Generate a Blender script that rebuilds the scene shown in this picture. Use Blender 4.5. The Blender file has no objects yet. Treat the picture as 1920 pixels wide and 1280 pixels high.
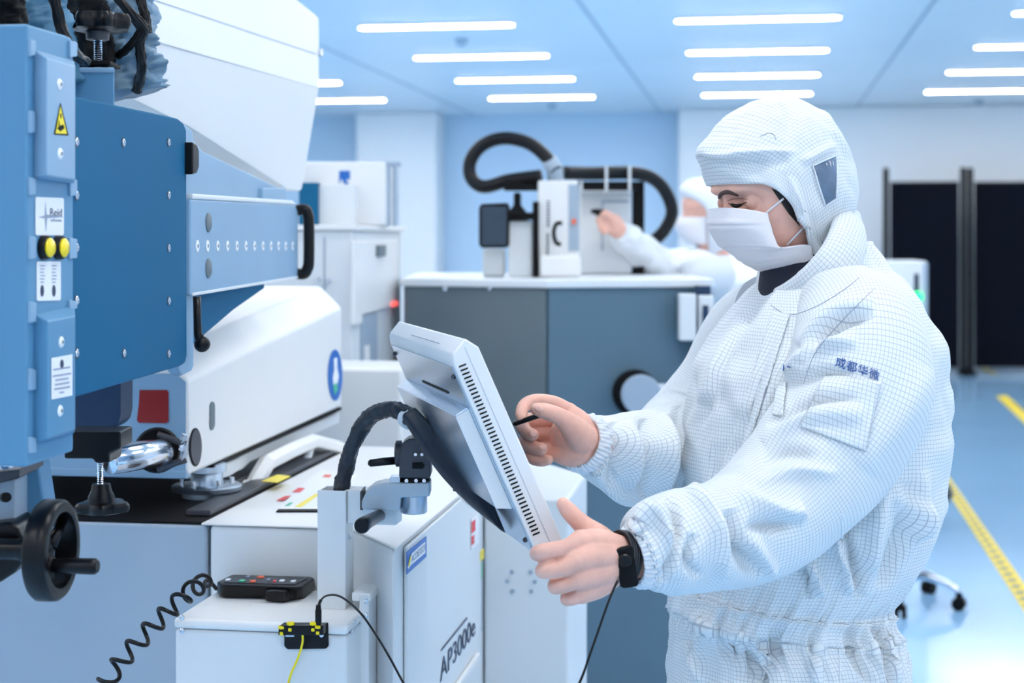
import bpy, math, random
import numpy as np
from mathutils import Vector, Matrix, noise
from mathutils.bvhtree import BVHTree
random.seed(4)
C = bpy.context.scene.collection
# ---------------------------------------------------------------- camera, world, exposure
F = 2900.0                      # focal length in pixels of the 1920 wide frame
HZ = 456.0                      # row of the horizon
TH = math.atan(458 / F)         # the camera looks a little to the left of the room's long axis
CAM = Vector((0, 0, 1.5))
CD = Vector((-math.sin(TH), math.cos(TH), 0)); CR = Vector((math.cos(TH), math.sin(TH), 0)); UP = Vector((0, 0, 1))
cam = bpy.data.cameras.new('camera'); camo = bpy.data.objects.new('camera', cam); C.objects.link(camo)
camo.location = CAM; camo.rotation_euler = (math.pi / 2, 0, TH)
cam.sensor_width = 36; cam.lens = F / 1920 * 36; cam.shift_y = (HZ - 640) / 1920; cam.clip_start = 0.05
cam.dof.use_dof = True; cam.dof.focus_distance = 2.2; cam.dof.aperture_fstop = 4.5
sc = bpy.context.scene; sc.camera = camo
sc.view_settings.view_transform = 'Standard'; sc.view_settings.look = 'None'; sc.view_settings.gamma = 1
sc.view_settings.exposure = -0.13
w = bpy.data.worlds.new('world'); sc.world = w; w.use_nodes = True
w.node_tree.nodes['Background'].inputs[0].default_value = (0.74, 0.87, 1.0, 1)
w.node_tree.nodes['Background'].inputs[1].default_value = 1.25
LAMP_POWER = 47.0

# ---------------------------------------------------------------- helpers
def P(px, py, Y):                       # the point at depth Y seen at that place of the frame
    return CAM + CD * Y + CR * ((px - 960) / F * Y) - UP * ((py - HZ) / F * Y)
def ray(px, py): return CD + CR * ((px - 960) / F) - UP * ((py - HZ) / F)
def onpl(px, py, p0, n):
    d = ray(px, py); return CAM + d * ((p0 - CAM).dot(n) / d.dot(n))
def onx(px, py, X): return onpl(px, py, Vector((X, 0, 0)), Vector((1, 0, 0)))
def ony(px, py, Y): return onpl(px, py, Vector((0, Y, 0)), Vector((0, 1, 0)))
def onz(px, py, Z): return onpl(px, py, Vector((0, 0, Z)), UP)
def proj(p):
    q = p - CAM; Y = q.dot(CD); return 960 + q.dot(CR) / Y * F, HZ - q.z / Y * F
def rgb(r, g, b):
    f = lambda c: (c / 255 / 12.92) if c <= 10 else ((c / 255 + 0.055) / 1.055) ** 2.4
    return (f(r), f(g), f(b), 1)
def mat(name, col, rough=0.5, metal=0.0, emit=0, noise_amt=0.03, nscale=6, bump=0, bscale=200, coat=0, sss=0, spec=0.5, alpha=1, trans=0):
    m = bpy.data.materials.new(name); m.use_nodes = True; nt = m.node_tree; b = nt.nodes['Principled BSDF']
    b.inputs['Base Color'].default_value = col; b.inputs['Roughness'].default_value = rough; b.inputs['Metallic'].default_value = metal
    b.inputs['Specular IOR Level'].default_value = spec; b.inputs['Coat Weight'].default_value = coat
    if alpha < 1: b.inputs['Alpha'].default_value = alpha
    if trans: b.inputs['Transmission Weight'].default_value = trans
    if sss:
        b.inputs['Subsurface Weight'].default_value = sss; b.inputs['Subsurface Radius'].default_value = (0.01, 0.004, 0.002); b.inputs['Subsurface Scale'].default_value = 1
    if emit:
        b.inputs['Emission Color'].default_value = col; b.inputs['Emission Strength'].default_value = emit
    tc = nt.nodes.new('ShaderNodeTexCoord')
    if noise_amt:
        n = nt.nodes.new('ShaderNodeTexNoise'); n.inputs['Scale'].default_value = nscale; n.inputs['Detail'].default_value = 4
        nt.links.new(tc.outputs['Object'], n.inputs['Vector'])
        mr = nt.nodes.new('ShaderNodeMapRange'); mr.inputs[1].default_value = 0.3; mr.inputs[2].default_value = 0.7
        mr.inputs[3].default_value = 1 - noise_amt; mr.inputs[4].default_value = 1 + noise_amt
        nt.links.new(n.outputs['Fac'], mr.inputs[0])
        mx = nt.nodes.new('ShaderNodeVectorMath'); mx.operation = 'SCALE'; mx.inputs[0].default_value = col[:3]
        nt.links.new(mr.outputs[0], mx.inputs['Scale']); nt.links.new(mx.outputs[0], b.inputs['Base Color'])
    if bump:
        n2 = nt.nodes.new('ShaderNodeTexNoise'); n2.inputs['Scale'].default_value = bscale; n2.inputs['Detail'].default_value = 3
        nt.links.new(tc.outputs['Object'], n2.inputs['Vector'])
        bp = nt.nodes.new('ShaderNodeBump'); bp.inputs['Strength'].default_value = bump; bp.inputs['Distance'].default_value = 0.002
        nt.links.new(n2.outputs['Fac'], bp.inputs['Height']); nt.links.new(bp.outputs[0], b.inputs['Normal'])
    return m
def cloth_mat(name, base, line, scale=178.0, amt=0.48):
    """anti-static cloth: white weave crossed by a fine grid of dark carbon threads, drawn in the cloth's own UV metres"""
    m = mat(name, base, 0.72, noise_amt=0, spec=0.25); nt = m.node_tree; b = nt.nodes['Principled BSDF']
    uv = nt.nodes.new('ShaderNodeUVMap'); sp = nt.nodes.new('ShaderNodeSeparateXYZ'); nt.links.new(uv.outputs[0], sp.inputs[0])
    outs = []
    for k in (0, 1):
        a = nt.nodes.new('ShaderNodeMath'); a.operation = 'MULTIPLY'; a.inputs[1].default_value = scale; nt.links.new(sp.outputs[k], a.inputs[0])
        c = nt.nodes.new('ShaderNodeMath'); c.operation = 'PINGPONG'; c.inputs[1].default_value = 0.5; nt.links.new(a.outputs[0], c.inputs[0])
        r = nt.nodes.new('ShaderNodeMapRange'); r.inputs[1].default_value = 0.02; r.inputs[2].default_value = 0.10; r.inputs[3].default_value = 1; r.inputs[4].default_value = 0
        nt.links.new(c.outputs[0], r.inputs[0]); outs.append(r)
    mxx = nt.nodes.new('ShaderNodeMath'); mxx.operation = 'MAXIMUM'; nt.links.new(outs[0].outputs[0], mxx.inputs[0]); nt.links.new(outs[1].outputs[0], mxx.inputs[1])
    am = nt.nodes.new('ShaderNodeMath'); am.operation = 'MULTIPLY'; am.inputs[1].default_value = amt; nt.links.new(mxx.outputs[0], am.inputs[0])
    mix = nt.nodes.new('ShaderNodeMix'); mix.data_type = 'RGBA'; mix.inputs[6].default_value = base; mix.inputs[7].default_value = line
    nt.links.new(am.outputs[0], mix.inputs[0]); nt.links.new(mix.outputs[2], b.inputs['Base Color'])
    tc = nt.nodes.new('ShaderNodeTexCoord'); mp = nt.nodes.new('ShaderNodeMapping'); mp.inputs['Scale'].default_value = (10, 10, 6)
    mp.inputs['Rotation'].default_value = (0.3, 0.6, 0.2)
    n = nt.nodes.new('ShaderNodeTexNoise'); n.inputs['Scale'].default_value = 1; n.inputs['Detail'].default_value = 3; n.inputs['Distortion'].default_value = 0.7
    nt.links.new(tc.outputs['Object'], mp.inputs[0]); nt.links.new(mp.outputs[0], n.inputs['Vector'])
    bp = nt.nodes.new('ShaderNodeBump'); bp.inputs['Strength'].default_value = 0.6; bp.inputs['Distance'].default_value = 0.010
    nt.links.new(n.outputs['Fac'], bp.inputs['Height']); nt.links.new(bp.outputs[0], b.inputs['Normal'])
    return m

class MB:
    def __init__(s): s.v = []; s.f = []; s.uv = None
    def add(s, vs, fs):
        o = len(s.v); s.v += [Vector(v) for v in vs]; s.f += [tuple(i + o for i in f) for f in fs]; return s
    def box(s, lo, hi):
        x0, y0, z0 = lo; x1, y1, z1 = hi
        return s.prism([(x0, y0, z0), (x1, y0, z0), (x1, y1, z0), (x0, y1, z0)], (0, 0, z1 - z0))
    def prism(s, pts, vec):
        pts = [Vector(p) for p in pts]; vec = Vector(vec); n = len(pts)
        nrm = Vector((0, 0, 0))
        for i in range(n): nrm += (pts[i] - pts[0]).cross(pts[(i + 1) % n] - pts[0])
        if nrm.dot(vec) < 0: pts = pts[::-1]
        fs = [tuple(range(n - 1, -1, -1)), tuple(range(n, 2 * n))] + [(i, (i + 1) % n, n + (i + 1) % n, n + i) for i in range(n)]
        return s.add(pts + [p + vec for p in pts], fs)
    def obox(s, c, ax, ay, az):      # box by centre and three half vectors
        c = Vector(c); ax, ay, az = Vector(ax), Vector(ay), Vector(az)
        return s.prism([c - ax - ay - az, c + ax - ay - az, c + ax + ay - az, c - ax + ay - az], az * 2)
    def cyl(s, p0, p1, r0, r1=None, n=32, caps=True):
        p0, p1 = Vector(p0), Vector(p1); r1 = r0 if r1 is None else r1
        d = (p1 - p0).normalized(); a = d.orthogonal().normalized(); b = d.cross(a)
        vs = []
        for p, r in ((p0, r0), (p1, r1)):
            vs += [p + (a * math.cos(t) + b * math.sin(t)) * r for t in [2 * math.pi * i / n for i in range(n)]]
        fs = [(i, (i + 1) % n, n + (i + 1) % n, n + i) for i in range(n)]
        if caps: fs += [tuple(range(n - 1, -1, -1)), tuple(range(n, 2 * n))]
        return s.add(vs, fs)
    def rings(s, rings, close=True, cap=True):
        n = len(rings[0]); vs = [p for r in rings for p in r]; fs = []
        for k in range(len(rings) - 1):
            for i in range(n if close else n - 1):
                j = (i + 1) % n; fs.append((k * n + i, k * n + j, (k + 1) * n + j, (k + 1) * n + i))
        if cap: fs += [tuple(range(n - 1, -1, -1)), tuple(range((len(rings) - 1) * n, len(rings) * n))]
        return s.add(vs, fs)
    def lathe(s, p0, axis, prof, n=40, cap=True):      # prof: (distance along axis, radius)
        p0 = Vector(p0); d = Vector(axis).normalized(); a = d.orthogonal().normalized(); b = d.cross(a)
        return s.rings([[p0 + d * h + (a * math.cos(t) + b * math.sin(t)) * max(r, 1e-4) for t in [2 * math.pi * i / n for i in range(n)]] for h, r in prof], cap=cap)
    def tube(s, path, r, n=16, rf=None, cap=True):
        fr = frames(path)
        rs = []
        for k, (p, a, b) in enumerate(fr):
            rr = r[k] if isinstance(r, (list, tuple, np.ndarray)) else r
            rs.append([p + (a * math.cos(t) + b * math.sin(t)) * (rr + (rf(k, t) if rf else 0)) for t in [2 * math.pi * i / n for i in range(n)]])
        return s.rings(rs, cap=cap)
    def ball(s, c, r, n=20, sc3=(1, 1, 1)):
        c = Vector(c)
        rs = [[c + Vector((math.cos(t) * math.sin(q) * r * sc3[0], math.sin(t) * math.sin(q) * r * sc3[1], math.cos(q) * r * sc3[2]))
               for t in [2 * math.pi * i / n for i in range(n)]] for q in [math.pi * (k + .02) / (n / 2) * 0.998 for k in range(int(n / 2) + 1)]]
        return s.rings(rs[::-1])
def spline(pts, n):
    """Catmull-Rom through points (tuples of any size)"""
    pts = [np.array(p, float) for p in pts]; m = len(pts); out = []
    P0 = [2 * pts[0] - pts[1]] + pts + [2 * pts[-1] - pts[-2]]
    for k in range(n):
        u = k / (n - 1) * (m - 1); i = min(int(u), m - 2); t = u - i
        a, b, c, d = P0[i], P0[i + 1], P0[i + 2], P0[i + 3]
        out.append(0.5 * ((2 * b) + (c - a) * t + (2 * a - 5 * b + 4 * c - d) * t * t + (3 * b - a - 3 * c + d) * t ** 3))
    return out
def frames(path):
    path = [Vector(p) for p in path]; out = []; a = None
    for i, p in enumerate(path):
        d = (path[min(i + 1, len(path) - 1)] - path[max(i - 1, 0)]).normalized()
        if a is None: a = (UP - d * UP.dot(d)) if abs(d.z) < 0.95 else d.orthogonal()
        a = (a - d * a.dot(d)).normalized(); out.append((p, a, d.cross(a)))
    return out
ORG = {}
def origin(o): return ORG.get(o.name, Vector((0, 0, 0)))
def tag(o, label=None, cat=None, group=None, kind=None):
    if label: o['label'] = label
    if cat: o['category'] = cat
    if group: o['group'] = group
    if kind: o['kind'] = kind
    return o
def thing(name, label, cat, loc=(0, 0, 0), group=None):
    o = bpy.data.objects.new(name, None); C.objects.link(o); o.location = loc; o.empty_display_size = 0.05
    ORG[o.name] = Vector(loc); return tag(o, label, cat, group)
def obj(name, mb, m, parent=None, bevel=0.0, smooth=False, seg=2, loc=None, uv=None, subd=0):
    org = origin(parent) if parent else Vector(loc if loc else (0, 0, 0))
    me = bpy.data.meshes.new(name); me.from_pydata([v - org for v in mb.v], [], mb.f); me.materials.append(m)
    if uv is not None:
        l = me.uv_layers.new(name='UVMap'); vi = np.zeros(len(me.loops), int); me.loops.foreach_get('vertex_index', vi)
        l.data.foreach_set('uv', np.asarray(uv, float)[vi].ravel())
    me.update(); o = bpy.data.objects.new(name, me); C.objects.link(o)
    if parent: o.parent = parent
    else: o.location = org
    ORG[o.name] = org
    if bevel:
        b = o.modifiers.new('bevel', 'BEVEL'); b.width = bevel; b.segments = seg; b.limit_method = 'ANGLE'; b.angle_limit = math.radians(35)
        me.shade_smooth(); wn = o.modifiers.new('wn', 'WEIGHTED_NORMAL'); wn.keep_sharp = True
    if subd:
        s_ = o.modifiers.new('sub', 'SUBSURF'); s_.levels = subd; s_.render_levels = subd
    if smooth: me.shade_smooth()
    if smooth == 'auto': me.set_sharp_from_angle(angle=math.radians(38))
    return o
def struct(name, mb, m, **k): return tag(obj(name, mb, m, **k), kind='structure')
def text(name, s, m, parent, pos, right, up, height, width=None, extrude=0.0003, label=None):
    """flat lettering on a surface: pos = lower left, right/up = directions, height of a capital, width to fit"""
    cu = bpy.data.curves.new(name, 'FONT'); cu.body = s; cu.extrude = extrude; cu.size = height / 0.69; cu.materials.append(m)
    o = bpy.data.objects.new(name, cu); C.objects.link(o); bpy.context.view_layer.update()
    wd = o.dimensions.x or 1; r = Vector(right).normalized(); u = Vector(up).normalized(); n = r.cross(u).normalized()
    sx = (width / wd) if width else 1
    org = origin(parent) if parent else Vector((0, 0, 0)); p = Vector(pos) - org
    me = bpy.data.meshes.new_from_object(o.evaluated_get(bpy.context.evaluated_depsgraph_get())); bpy.data.objects.remove(o)
    o = bpy.data.objects.new(name, me); C.objects.link(o); me.materials.clear(); me.materials.append(m)
    o.parent = parent
    o.matrix_local = Matrix(((r.x * sx, u.x, n.x, p.x), (r.y * sx, u.y, n.y, p.y), (r.z * sx, u.z, n.z, p.z), (0, 0, 0, 1)))
    return o
def copy_tree(o, parent=None, loc=None):
    c = o.copy(); C.objects.link(c); c.parent = parent
    if loc is not None: c.location = loc
    for ch in list(o.children): copy_tree(ch, c)
    return c

# ---------------------------------------------------------------- materials
M = {}
M['wall'] = mat('wall_panel', rgb(242, 245, 248), 0.45, noise_amt=0.015, nscale=1)
M['wallblue'] = mat('wall_panel_blue', rgb(196, 222, 244), 0.42, noise_amt=0.02, nscale=1)
M['ceil'] = mat('ceiling_panel', rgb(222, 230, 236), 0.38, noise_amt=0.05, nscale=0.4)
M['white'] = mat('white_paint', rgb(234, 236, 238), 0.35, noise_amt=0.012)
M['offw'] = mat('pale_grey_paint', rgb(222, 228, 233), 0.4, noise_amt=0.015)
M['grey'] = mat('grey_paint', rgb(160, 178, 196), 0.38, noise_amt=0.02)
M['blue'] = mat('steel_blue_paint', rgb(26, 98, 138), 0.6, noise_amt=0.03, nscale=3, spec=0.12)
M['blue2'] = mat('light_blue_paint', rgb(88, 144, 182), 0.42, noise_amt=0.02)
M['blue3'] = mat('pale_blue_paint', rgb(134, 170, 200), 0.4, noise_amt=0.02)
M['dblue'] = mat('dark_blue_paint', rgb(10, 46, 80), 0.5)
M['black'] = mat('black_plastic', rgb(7, 8, 12), 0.3, noise_amt=0.1, nscale=30, spec=0.28)
M['blackm'] = mat('matt_black', rgb(5, 6, 9), 0.6, noise_amt=0.1, spec=0.2)
M['screenb'] = mat('dark_navy_curtain', rgb(6, 10, 22), 0.8, spec=0.1)
M['slate'] = mat('slate_grey_paint', rgb(100, 114, 122), 0.45)
M['slateb'] = mat('slate_bluer_face', rgb(86, 114, 132), 0.45)  # same slate, the other face's tone under the light put into the colour
M['chrome'] = mat('chrome', rgb(215, 220, 228), 0.16, 1.0, noise_amt=0)
M['steel'] = mat('brushed_steel', rgb(190, 202, 214), 0.3, 1.0, noise_amt=0.04, nscale=20)
M['zinc'] = mat('zinc_sheet', rgb(192, 206, 220), 0.26, 0.95, noise_amt=0.06, nscale=8)
M['arm'] = mat('anodised_aluminium', rgb(172, 186, 198), 0.36, 0.35, noise_amt=0.02)
M['dgrey'] = mat('dark_grey_metal', rgb(66, 68, 76), 0.42, 0.3)
M['yellow'] = mat('yellow_plastic', rgb(245, 224, 10), 0.35)
M['yelbtn'] = mat('yellow_button_lens', rgb(255, 225, 0), 0.25, coat=0.5)
M['red'] = mat('dark_red_label', rgb(140, 4, 10), 0.45)
M['redb'] = mat('bright_red_mark', rgb(225, 60, 70), 0.45)
M['label'] = mat('label_white', rgb(240, 243, 250), 0.45, noise_amt=0)
M['ink'] = mat('label_ink', rgb(48, 62, 92), 0.5, noise_amt=0)
M['inkl'] = mat('label_ink_light', rgb(150, 162, 184), 0.5, noise_amt=0)
M['navy'] = mat('navy_ink', rgb(22, 84, 160), 0.5, noise_amt=0)
M['logob'] = mat('logo_blue', rgb(30, 105, 190), 0.4, noise_amt=0)
M['green'] = mat('green_key', rgb(80, 190, 150), 0.4, noise_amt=0)
M['orange'] = mat('orange_key', rgb(240, 110, 70), 0.4, noise_amt=0)
M['sleeve'] = mat('cable_sleeve_vinyl', rgb(26, 34, 46), 0.4, noise_amt=0.1, bump=0.8, bscale=60)
M['hose'] = mat('black_hose', rgb(8, 11, 16), 0.4, spec=0.3)
M['tarp'] = mat('blue_cable_wrap', rgb(72, 124, 156), 0.5, noise_amt=0.25, nscale=14, bump=1, bscale=40)
M['tarpg'] = mat('grey_cable_wrap', rgb(104, 138, 164), 0.5, noise_amt=0.2, nscale=14, bump=1, bscale=40)
M['cloth'] = cloth_mat('cleanroom_cloth', rgb(232, 238, 242), rgb(96, 112, 146))
M['cloth2'] = mat('cleanroom_cloth_plain', rgb(232, 238, 246), 0.75, noise_amt=0.03)
M['cuff'] = mat('knit_cuff', rgb(228, 234, 242), 0.8, noise_amt=0.05, nscale=60)
M['mask'] = mat('face_mask_paper', rgb(236, 234, 240), 0.8, noise_amt=0.01, bump=0.2, bscale=400)
M['skin'] = mat('skin', rgb(238, 186, 168), 0.5, noise_amt=0.09, nscale=38, bump=0.25, bscale=260, sss=0.12, spec=0.35)
M['nail'] = mat('finger_nail', rgb(236, 186, 172), 0.28, noise_amt=0, coat=0.3)
M['hair'] = mat('black_hair', rgb(24, 20, 22), 0.6, noise_amt=0.3, nscale=80)
M['brow'] = mat('brow_hair', rgb(78, 56, 54), 0.7, noise_amt=0)
M['eye'] = mat('eye_dark', rgb(22, 14, 16), 0.2, noise_amt=0)
M['lip'] = mat('eyelid_crease', rgb(150, 98, 86), 0.6, noise_amt=0)
M['shirt'] = mat('dark_undershirt', rgb(16, 22, 40), 0.8)
M['film'] = mat('clear_ear_film', rgb(110, 132, 160), 0.1, noise_amt=0.25, nscale=30, alpha=0.72, coat=0.6)
M['lamp'] = mat('ceiling_lamp_tube', (1.0, 0.925, 0.85, 1), 0.4, emit=LAMP_POWER, noise_amt=0)
M['led'] = mat('green_led', (0.02, 0.9, 0.2, 1), 0.4, emit=2.5, noise_amt=0)
M['redled'] = mat('red_status_light', (1.0, 0.12, 0.1, 1), 0.4, emit=1.2, noise_amt=0)
M['glassd'] = mat('dark_screen', rgb(48, 62, 78), 0.15, noise_amt=0)
M['tape'] = mat('yellow_floor_tape', rgb(236, 208, 60), 0.5)
def floor_mat():
    m = mat('blue_epoxy_floor', rgb(164, 214, 255), 0.18, noise_amt=0.05, nscale=0.8, coat=0.6)
    m.node_tree.nodes['Principled BSDF'].inputs['Coat Roughness'].default_value = 0.12
    m.node_tree.nodes['Principled BSDF'].inputs['Specular IOR Level'].default_value = 0.9
    return m
M['floor'] = floor_mat()

# ---------------------------------------------------------------- room
ZC = 1.5 + 1.655                                  # ceiling height
YB = 19.6
struct('floor', MB().box((-9.4, -4, -0.1), (6, YB + 0.3, 0)), M['floor'])
struct('ceiling', MB().box((-9.4, -4, ZC), (6, YB + 0.3, ZC + 0.1)), M['ceil'])
struct('wall_back', MB().box((-9.4, YB, 0), (6, YB + 0.2, ZC)), M['wallblue'])
struct('wall_left', MB().box((-9.5, -4, 0), (-9.4, YB, ZC)), M['wall'])
struct('wall_right', MB().box((6, -4, 0), (6.1, YB, ZC)), M['wall'])
struct('wall_front', MB().box((-9.4, -4.1, 0), (6, -4, ZC)), M['wall'])
def pil(name, x0, x1, dy):
    a = ony(x0, HZ, YB - dy).x; b = ony(x1, HZ, YB - dy).x
    return struct(name, MB().box((a, YB - dy, 0), (b, YB - 0.002, ZC - 0.002)), M['wall'], bevel=0.02)
pil('trim_1', 668, 818, 0.5)
pil('trim_2', 1272, 2300, 0.5)
# ceiling panel joints
for i, x in enumerate((-3.6, -1.2, 1.2, 3.6)):
    struct('trim_%d' % (3 + i), MB().box((x - 0.012, 0, ZC - 0.006), (x + 0.012, YB, ZC - 0.001)), M['grey'])
# ceiling lamps
rows = [onz(1265, 34, ZC), onz(1287, 95, ZC), onz(1303, 141, ZC), onz(1316, 175, ZC)]
ys = [r.y for r in rows]; dy = (ys[3] - ys[0]) / 3; xc = rows[1].x + 0.6; dx = 2.39
def lamp(x, y):
    a = thing('ceiling_lamp', 'x', 'ceiling lamp', (x, y, ZC), 'rows of tube lamps on the ceiling')
    def stad(hx_, r, z): return [Vector((x + sg * hx_ + r * math.cos(q), y + r * math.sin(q), z)) for sg, o_ in ((1, -math.pi / 2), (-1, math.pi / 2)) for q in [o_ + math.pi * i / 10 for i in range(11)]]
    obj('housing', MB().prism(stad(0.545, 0.054, ZC - 0.024), (0, 0, .0235)), M['white'], a)
    obj('diffuser', MB().prism(stad(0.542, 0.05, ZC - 0.0255), (0, 0, .0014)), M['lamp'], a)
    return a
ordn = ['second', 'third', 'fourth', 'fifth']
proto = lamp(xc, ys[0]); first = True
for ri in range(-7, 4):
    y = ys[0] + ri * dy
    for ci in range(-3, 3):
        x = xc + ci * dx
        o = proto if (ri == 0 and ci == 0) else copy_tree(proto, None, (x, y, ZC))
        if ri >= 0 and ci in (-2, -1, 0, 1):
            colname = {-2: 'column cut off by the white machine cover', -1: 'slanting column above the black hose',
                       0: 'column above the hooded worker', 1: 'column above the dark screens'}[ci]
            rowname = ['nearest and longest lamp', 'second lamp from front', 'third lamp from front', 'farthest lamp by the wall'][ri]
            o['label'] = rowname + ' in the ' + colname
        else:
            o['label'] = 'glowing white ceiling tube outside the picture'
for px, py in ((865, 73), (1035, 195), (1835, 188)):
    q = onz(px, py, ZC)
    mb = MB().lathe(q + Vector((0, 0, 0)), (0, 0, -1), [(0.001, 0.05), (0.02, 0.05), (0.05, 0.035), (0.06, 0.01)])
    tag(obj('smoke_detector', mb, M['grey'], loc=q, smooth='auto'), 'small grey smoke detector on the ceiling ' +
        {865: 'between the first two lamps above the hose', 1035: 'at the wall above the black hose', 1835: 'above the dark screens'}[px], 'smoke detector')

# ---------------------------------------------------------------- floor markings
def floorquad(name, pts, m, label, cat, z=0.003):
    mb = MB().prism([onz(x, y, z) for x, y in pts], (0, 0, -0.0025)); return tag(obj(name, mb, m, loc=onz(pts[0][0], pts[0][1], 0)), label, cat)
ft = floorquad('floor_tape', [(1746, 872), (1764, 872), (1960, 1150), (1960, 1208)], M['tape'], 'long yellow floor tape with dark ticks running past the worker towards the front', 'floor tape')
mb = MB()
for i in range(26):
    t = i / 26.0; y = 905 + 250 * t ** 1.25; x = 1782 + (y - 905) * (1950 - 1782) / 250.0
    h = 2.2 + 3 * t; ww = 7 + 9 * t
    mb.prism([onz(x - ww, y, .004), onz(x + 2, y - 1, .004), onz(x + 2, y + h, .004), onz(x - ww, y + h, .004)], (0, 0, -.0008))
tag(obj('printed_ticks', mb, M['slate'], ft), kind='stuff')
floorquad('floor_tape', [(1868, 742), (1888, 741), (1960, 806), (1960, 830)], M['tape'], 'short yellow floor tape in the middle of the blue aisle', 'floor tape')
floorquad('floor_tape', [(1822, 683), (1832, 683), (1872, 700), (1862, 701)], M['tape'], 'faint far yellow floor tape in front of the dark screens', 'floor tape')
# ---------------------------------------------------------------- dark folding screens
def sframe(px0, px1, Y, top, label):
    a, b = P(px0, HZ, Y), P(px1, HZ, Y); zt = P(0, top, Y).z
    t = thing('privacy_screen', label, 'screen', ((a + b) / 2).xy.to_3d(), 'dark screens across the back')
    mb = MB().box((a.x + .05, a.y - .015, 0.08), (b.x - .05, a.y + .015, zt)); obj('panel', mb, M['screenb'], t)
    for q in (a, b):
        mb = MB().box((q.x - .032, a.y - .03, 0.0), (q.x + .032, a.y + .03, zt + .16)); obj('post', mb, M['blackm'], t, bevel=.01)
    mb = MB()
    for q in (a, b): mb.box((q.x - .032, a.y - .3, 0), (q.x + .032, a.y + .3, .04))
    obj('foot', mb, M['blackm'], t)
    mb = MB().box((a.x + .05, a.y - .02, zt - .03), (b.x - .05, a.y + .02, zt)); obj('top_rail', mb, M['blackm'], t)
sframe(1661, 1803, 17.8, 341, 'dark navy folding screen right behind the worker\'s shoulder')
sframe(1819, 1975, 17.8, 341, 'dark navy folding screen cut by the edge of the picture')
q = onz(1826, 683, 0); mb = MB().lathe(q, UP, [(0, .05), (.02, .055), (.1, .055), (.13, .03), (.16, .03)])
tag(obj('bottle', mb, M['white'], loc=q, smooth='auto'), 'small white bottle on the floor in front of the dark screens', 'bottle')
# ---------------------------------------------------------------- cabinet with a green light
a = P(1640, HZ, 8.0); b = P(1737, HZ, 8.0); zt = P(0, 489, 8).z
t = thing('equipment_cabinet', 'white equipment cabinet with green light behind the worker\'s shoulder', 'cabinet', (a.x, a.y, 0))
obj('body', MB().box((a.x, a.y, 0), (b.x, a.y + .6, zt)), M['white'], t, bevel=.012)
y0 = a.y - .006
q0, q1 = ony(1714, 513, y0), ony(1723, 592, y0)
obj('indicator_strip', MB().box((q0.x, y0, q1.z), (q1.x, a.y, q0.z)), M['glassd'], t)
q0 = ony(1720, 556, y0); obj('led', MB().lathe(q0, (0, -1, 0), [(0, .026), (.01, .026), (.016, .018)]), M['led'], t, smooth='auto')
obj('corner_trim', MB().box((b.x - .02, a.y - .004, .02), (b.x + .003, a.y + .02, zt - .01)), M['grey'], t)
# ---------------------------------------------------------------- swivel chair
hub = onz(1679, 456 + 1.5 * F / 6.45, 0)
t = thing('office_chair', 'swivel chair with chrome star base behind the standing worker', 'chair', hub)
obj('gas_column', MB().cyl(hub + UP * .08, hub + UP * .42, .028, .022), M['blackm'], t, smooth='auto')
obj('hub', MB().lathe(hub + UP * .07, UP, [(0, .03), (.0, .045), (.06, .045), (.075, .035)]), M['chrome'], t, smooth='auto')
for k in range(5):
    an = math.radians(-28 + 72 * k) + TH; d = Vector((math.cos(an), math.sin(an), 0)); s_ = d.cross(UP)
    path = [hub + d * r + UP * z for r, z in spline([(.03, .105), (.12, .125), (.2, .105), (.26, .075)], 14)]
    lg = obj('leg', MB().tube(path, [.022 - .008 * i / 13 for i in range(14)], 14), M['chrome'], t, smooth=True)
    e = hub + d * .26
    c = obj('caster', MB().cyl(e - s_ * .024 + UP * .027, e - s_ * .006 + UP * .027, .027, n=24).cyl(e + s_ * .006 + UP * .027, e + s_ * .024 + UP * .027, .027, n=24)
            .box(e + Vector((-.012, -.012, .03)), e + Vector((.012, .012, .07))), M['blackm'], lg, smooth='auto')
obj('seat', MB().lathe(hub + UP * .42, UP, [(0, .16), (.01, .215), (.04, .235), (.08, .22), (.095, .17), (.1, .05)]), M['black'], t, smooth='auto')
obj('backrest', MB().prism([hub + CR * -.2 + CD * .22 + UP * .62, hub + CR * .02 + CD * .24 + UP * .62, hub + CR * .02 + CD * .24 + UP * .95, hub + CR * -.2 + CD * .22 + UP * .95], CD * .04), M['black'], t, bevel=.02)
obj('back_strut', MB().tube([hub + CR * -.02 + UP * .45, hub + CR * -.06 + CD * .26 + UP * .46, hub + CR * -.08 + CD * .27 + UP * .7], .015), M['chrome'], t)
# ---------------------------------------------------------------- grey probe station with microscope
zt = 1.5 - 84 / F * 4.5
A, B, D = P(1025, HZ, 4.5), P(757, HZ, 4.72), P(1331, HZ, 4.62)
bk = CD * .9
t = thing('probe_station', 'large slate grey enclosure with pale top plate behind the tilted display', 'machine', (A.x, A.y, 0))
def foot(pts, z): return [Vector((p.x, p.y, z)) for p in pts]
obj('enclosure', MB().prism(foot([B, A, A + bk, B + bk], .06), (0, 0, zt - .06)), M['slate'], t, bevel=.006)
obj('side_enclosure', MB().prism(foot([A + CR * .003, D, D + bk, A + CR * .003 + bk], .06), (0, 0, zt - .06)), M['slateb'], t, bevel=.006)
obj('plinth', MB().prism(foot([B + CD * .05, A + CD * .05, D + CD * .05, D + bk, B + bk], 0), (0, 0, .06)), M['blackm'], t)
e = .012
obj('top_plate', MB().prism(foot([B - CD * e - CR * e, A - CD * e, D - CD * e + CR * e, D + bk + CR * e, B + bk - CR * e], zt), (0, 0, .024)), M['offw'], t, bevel=.004)
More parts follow.
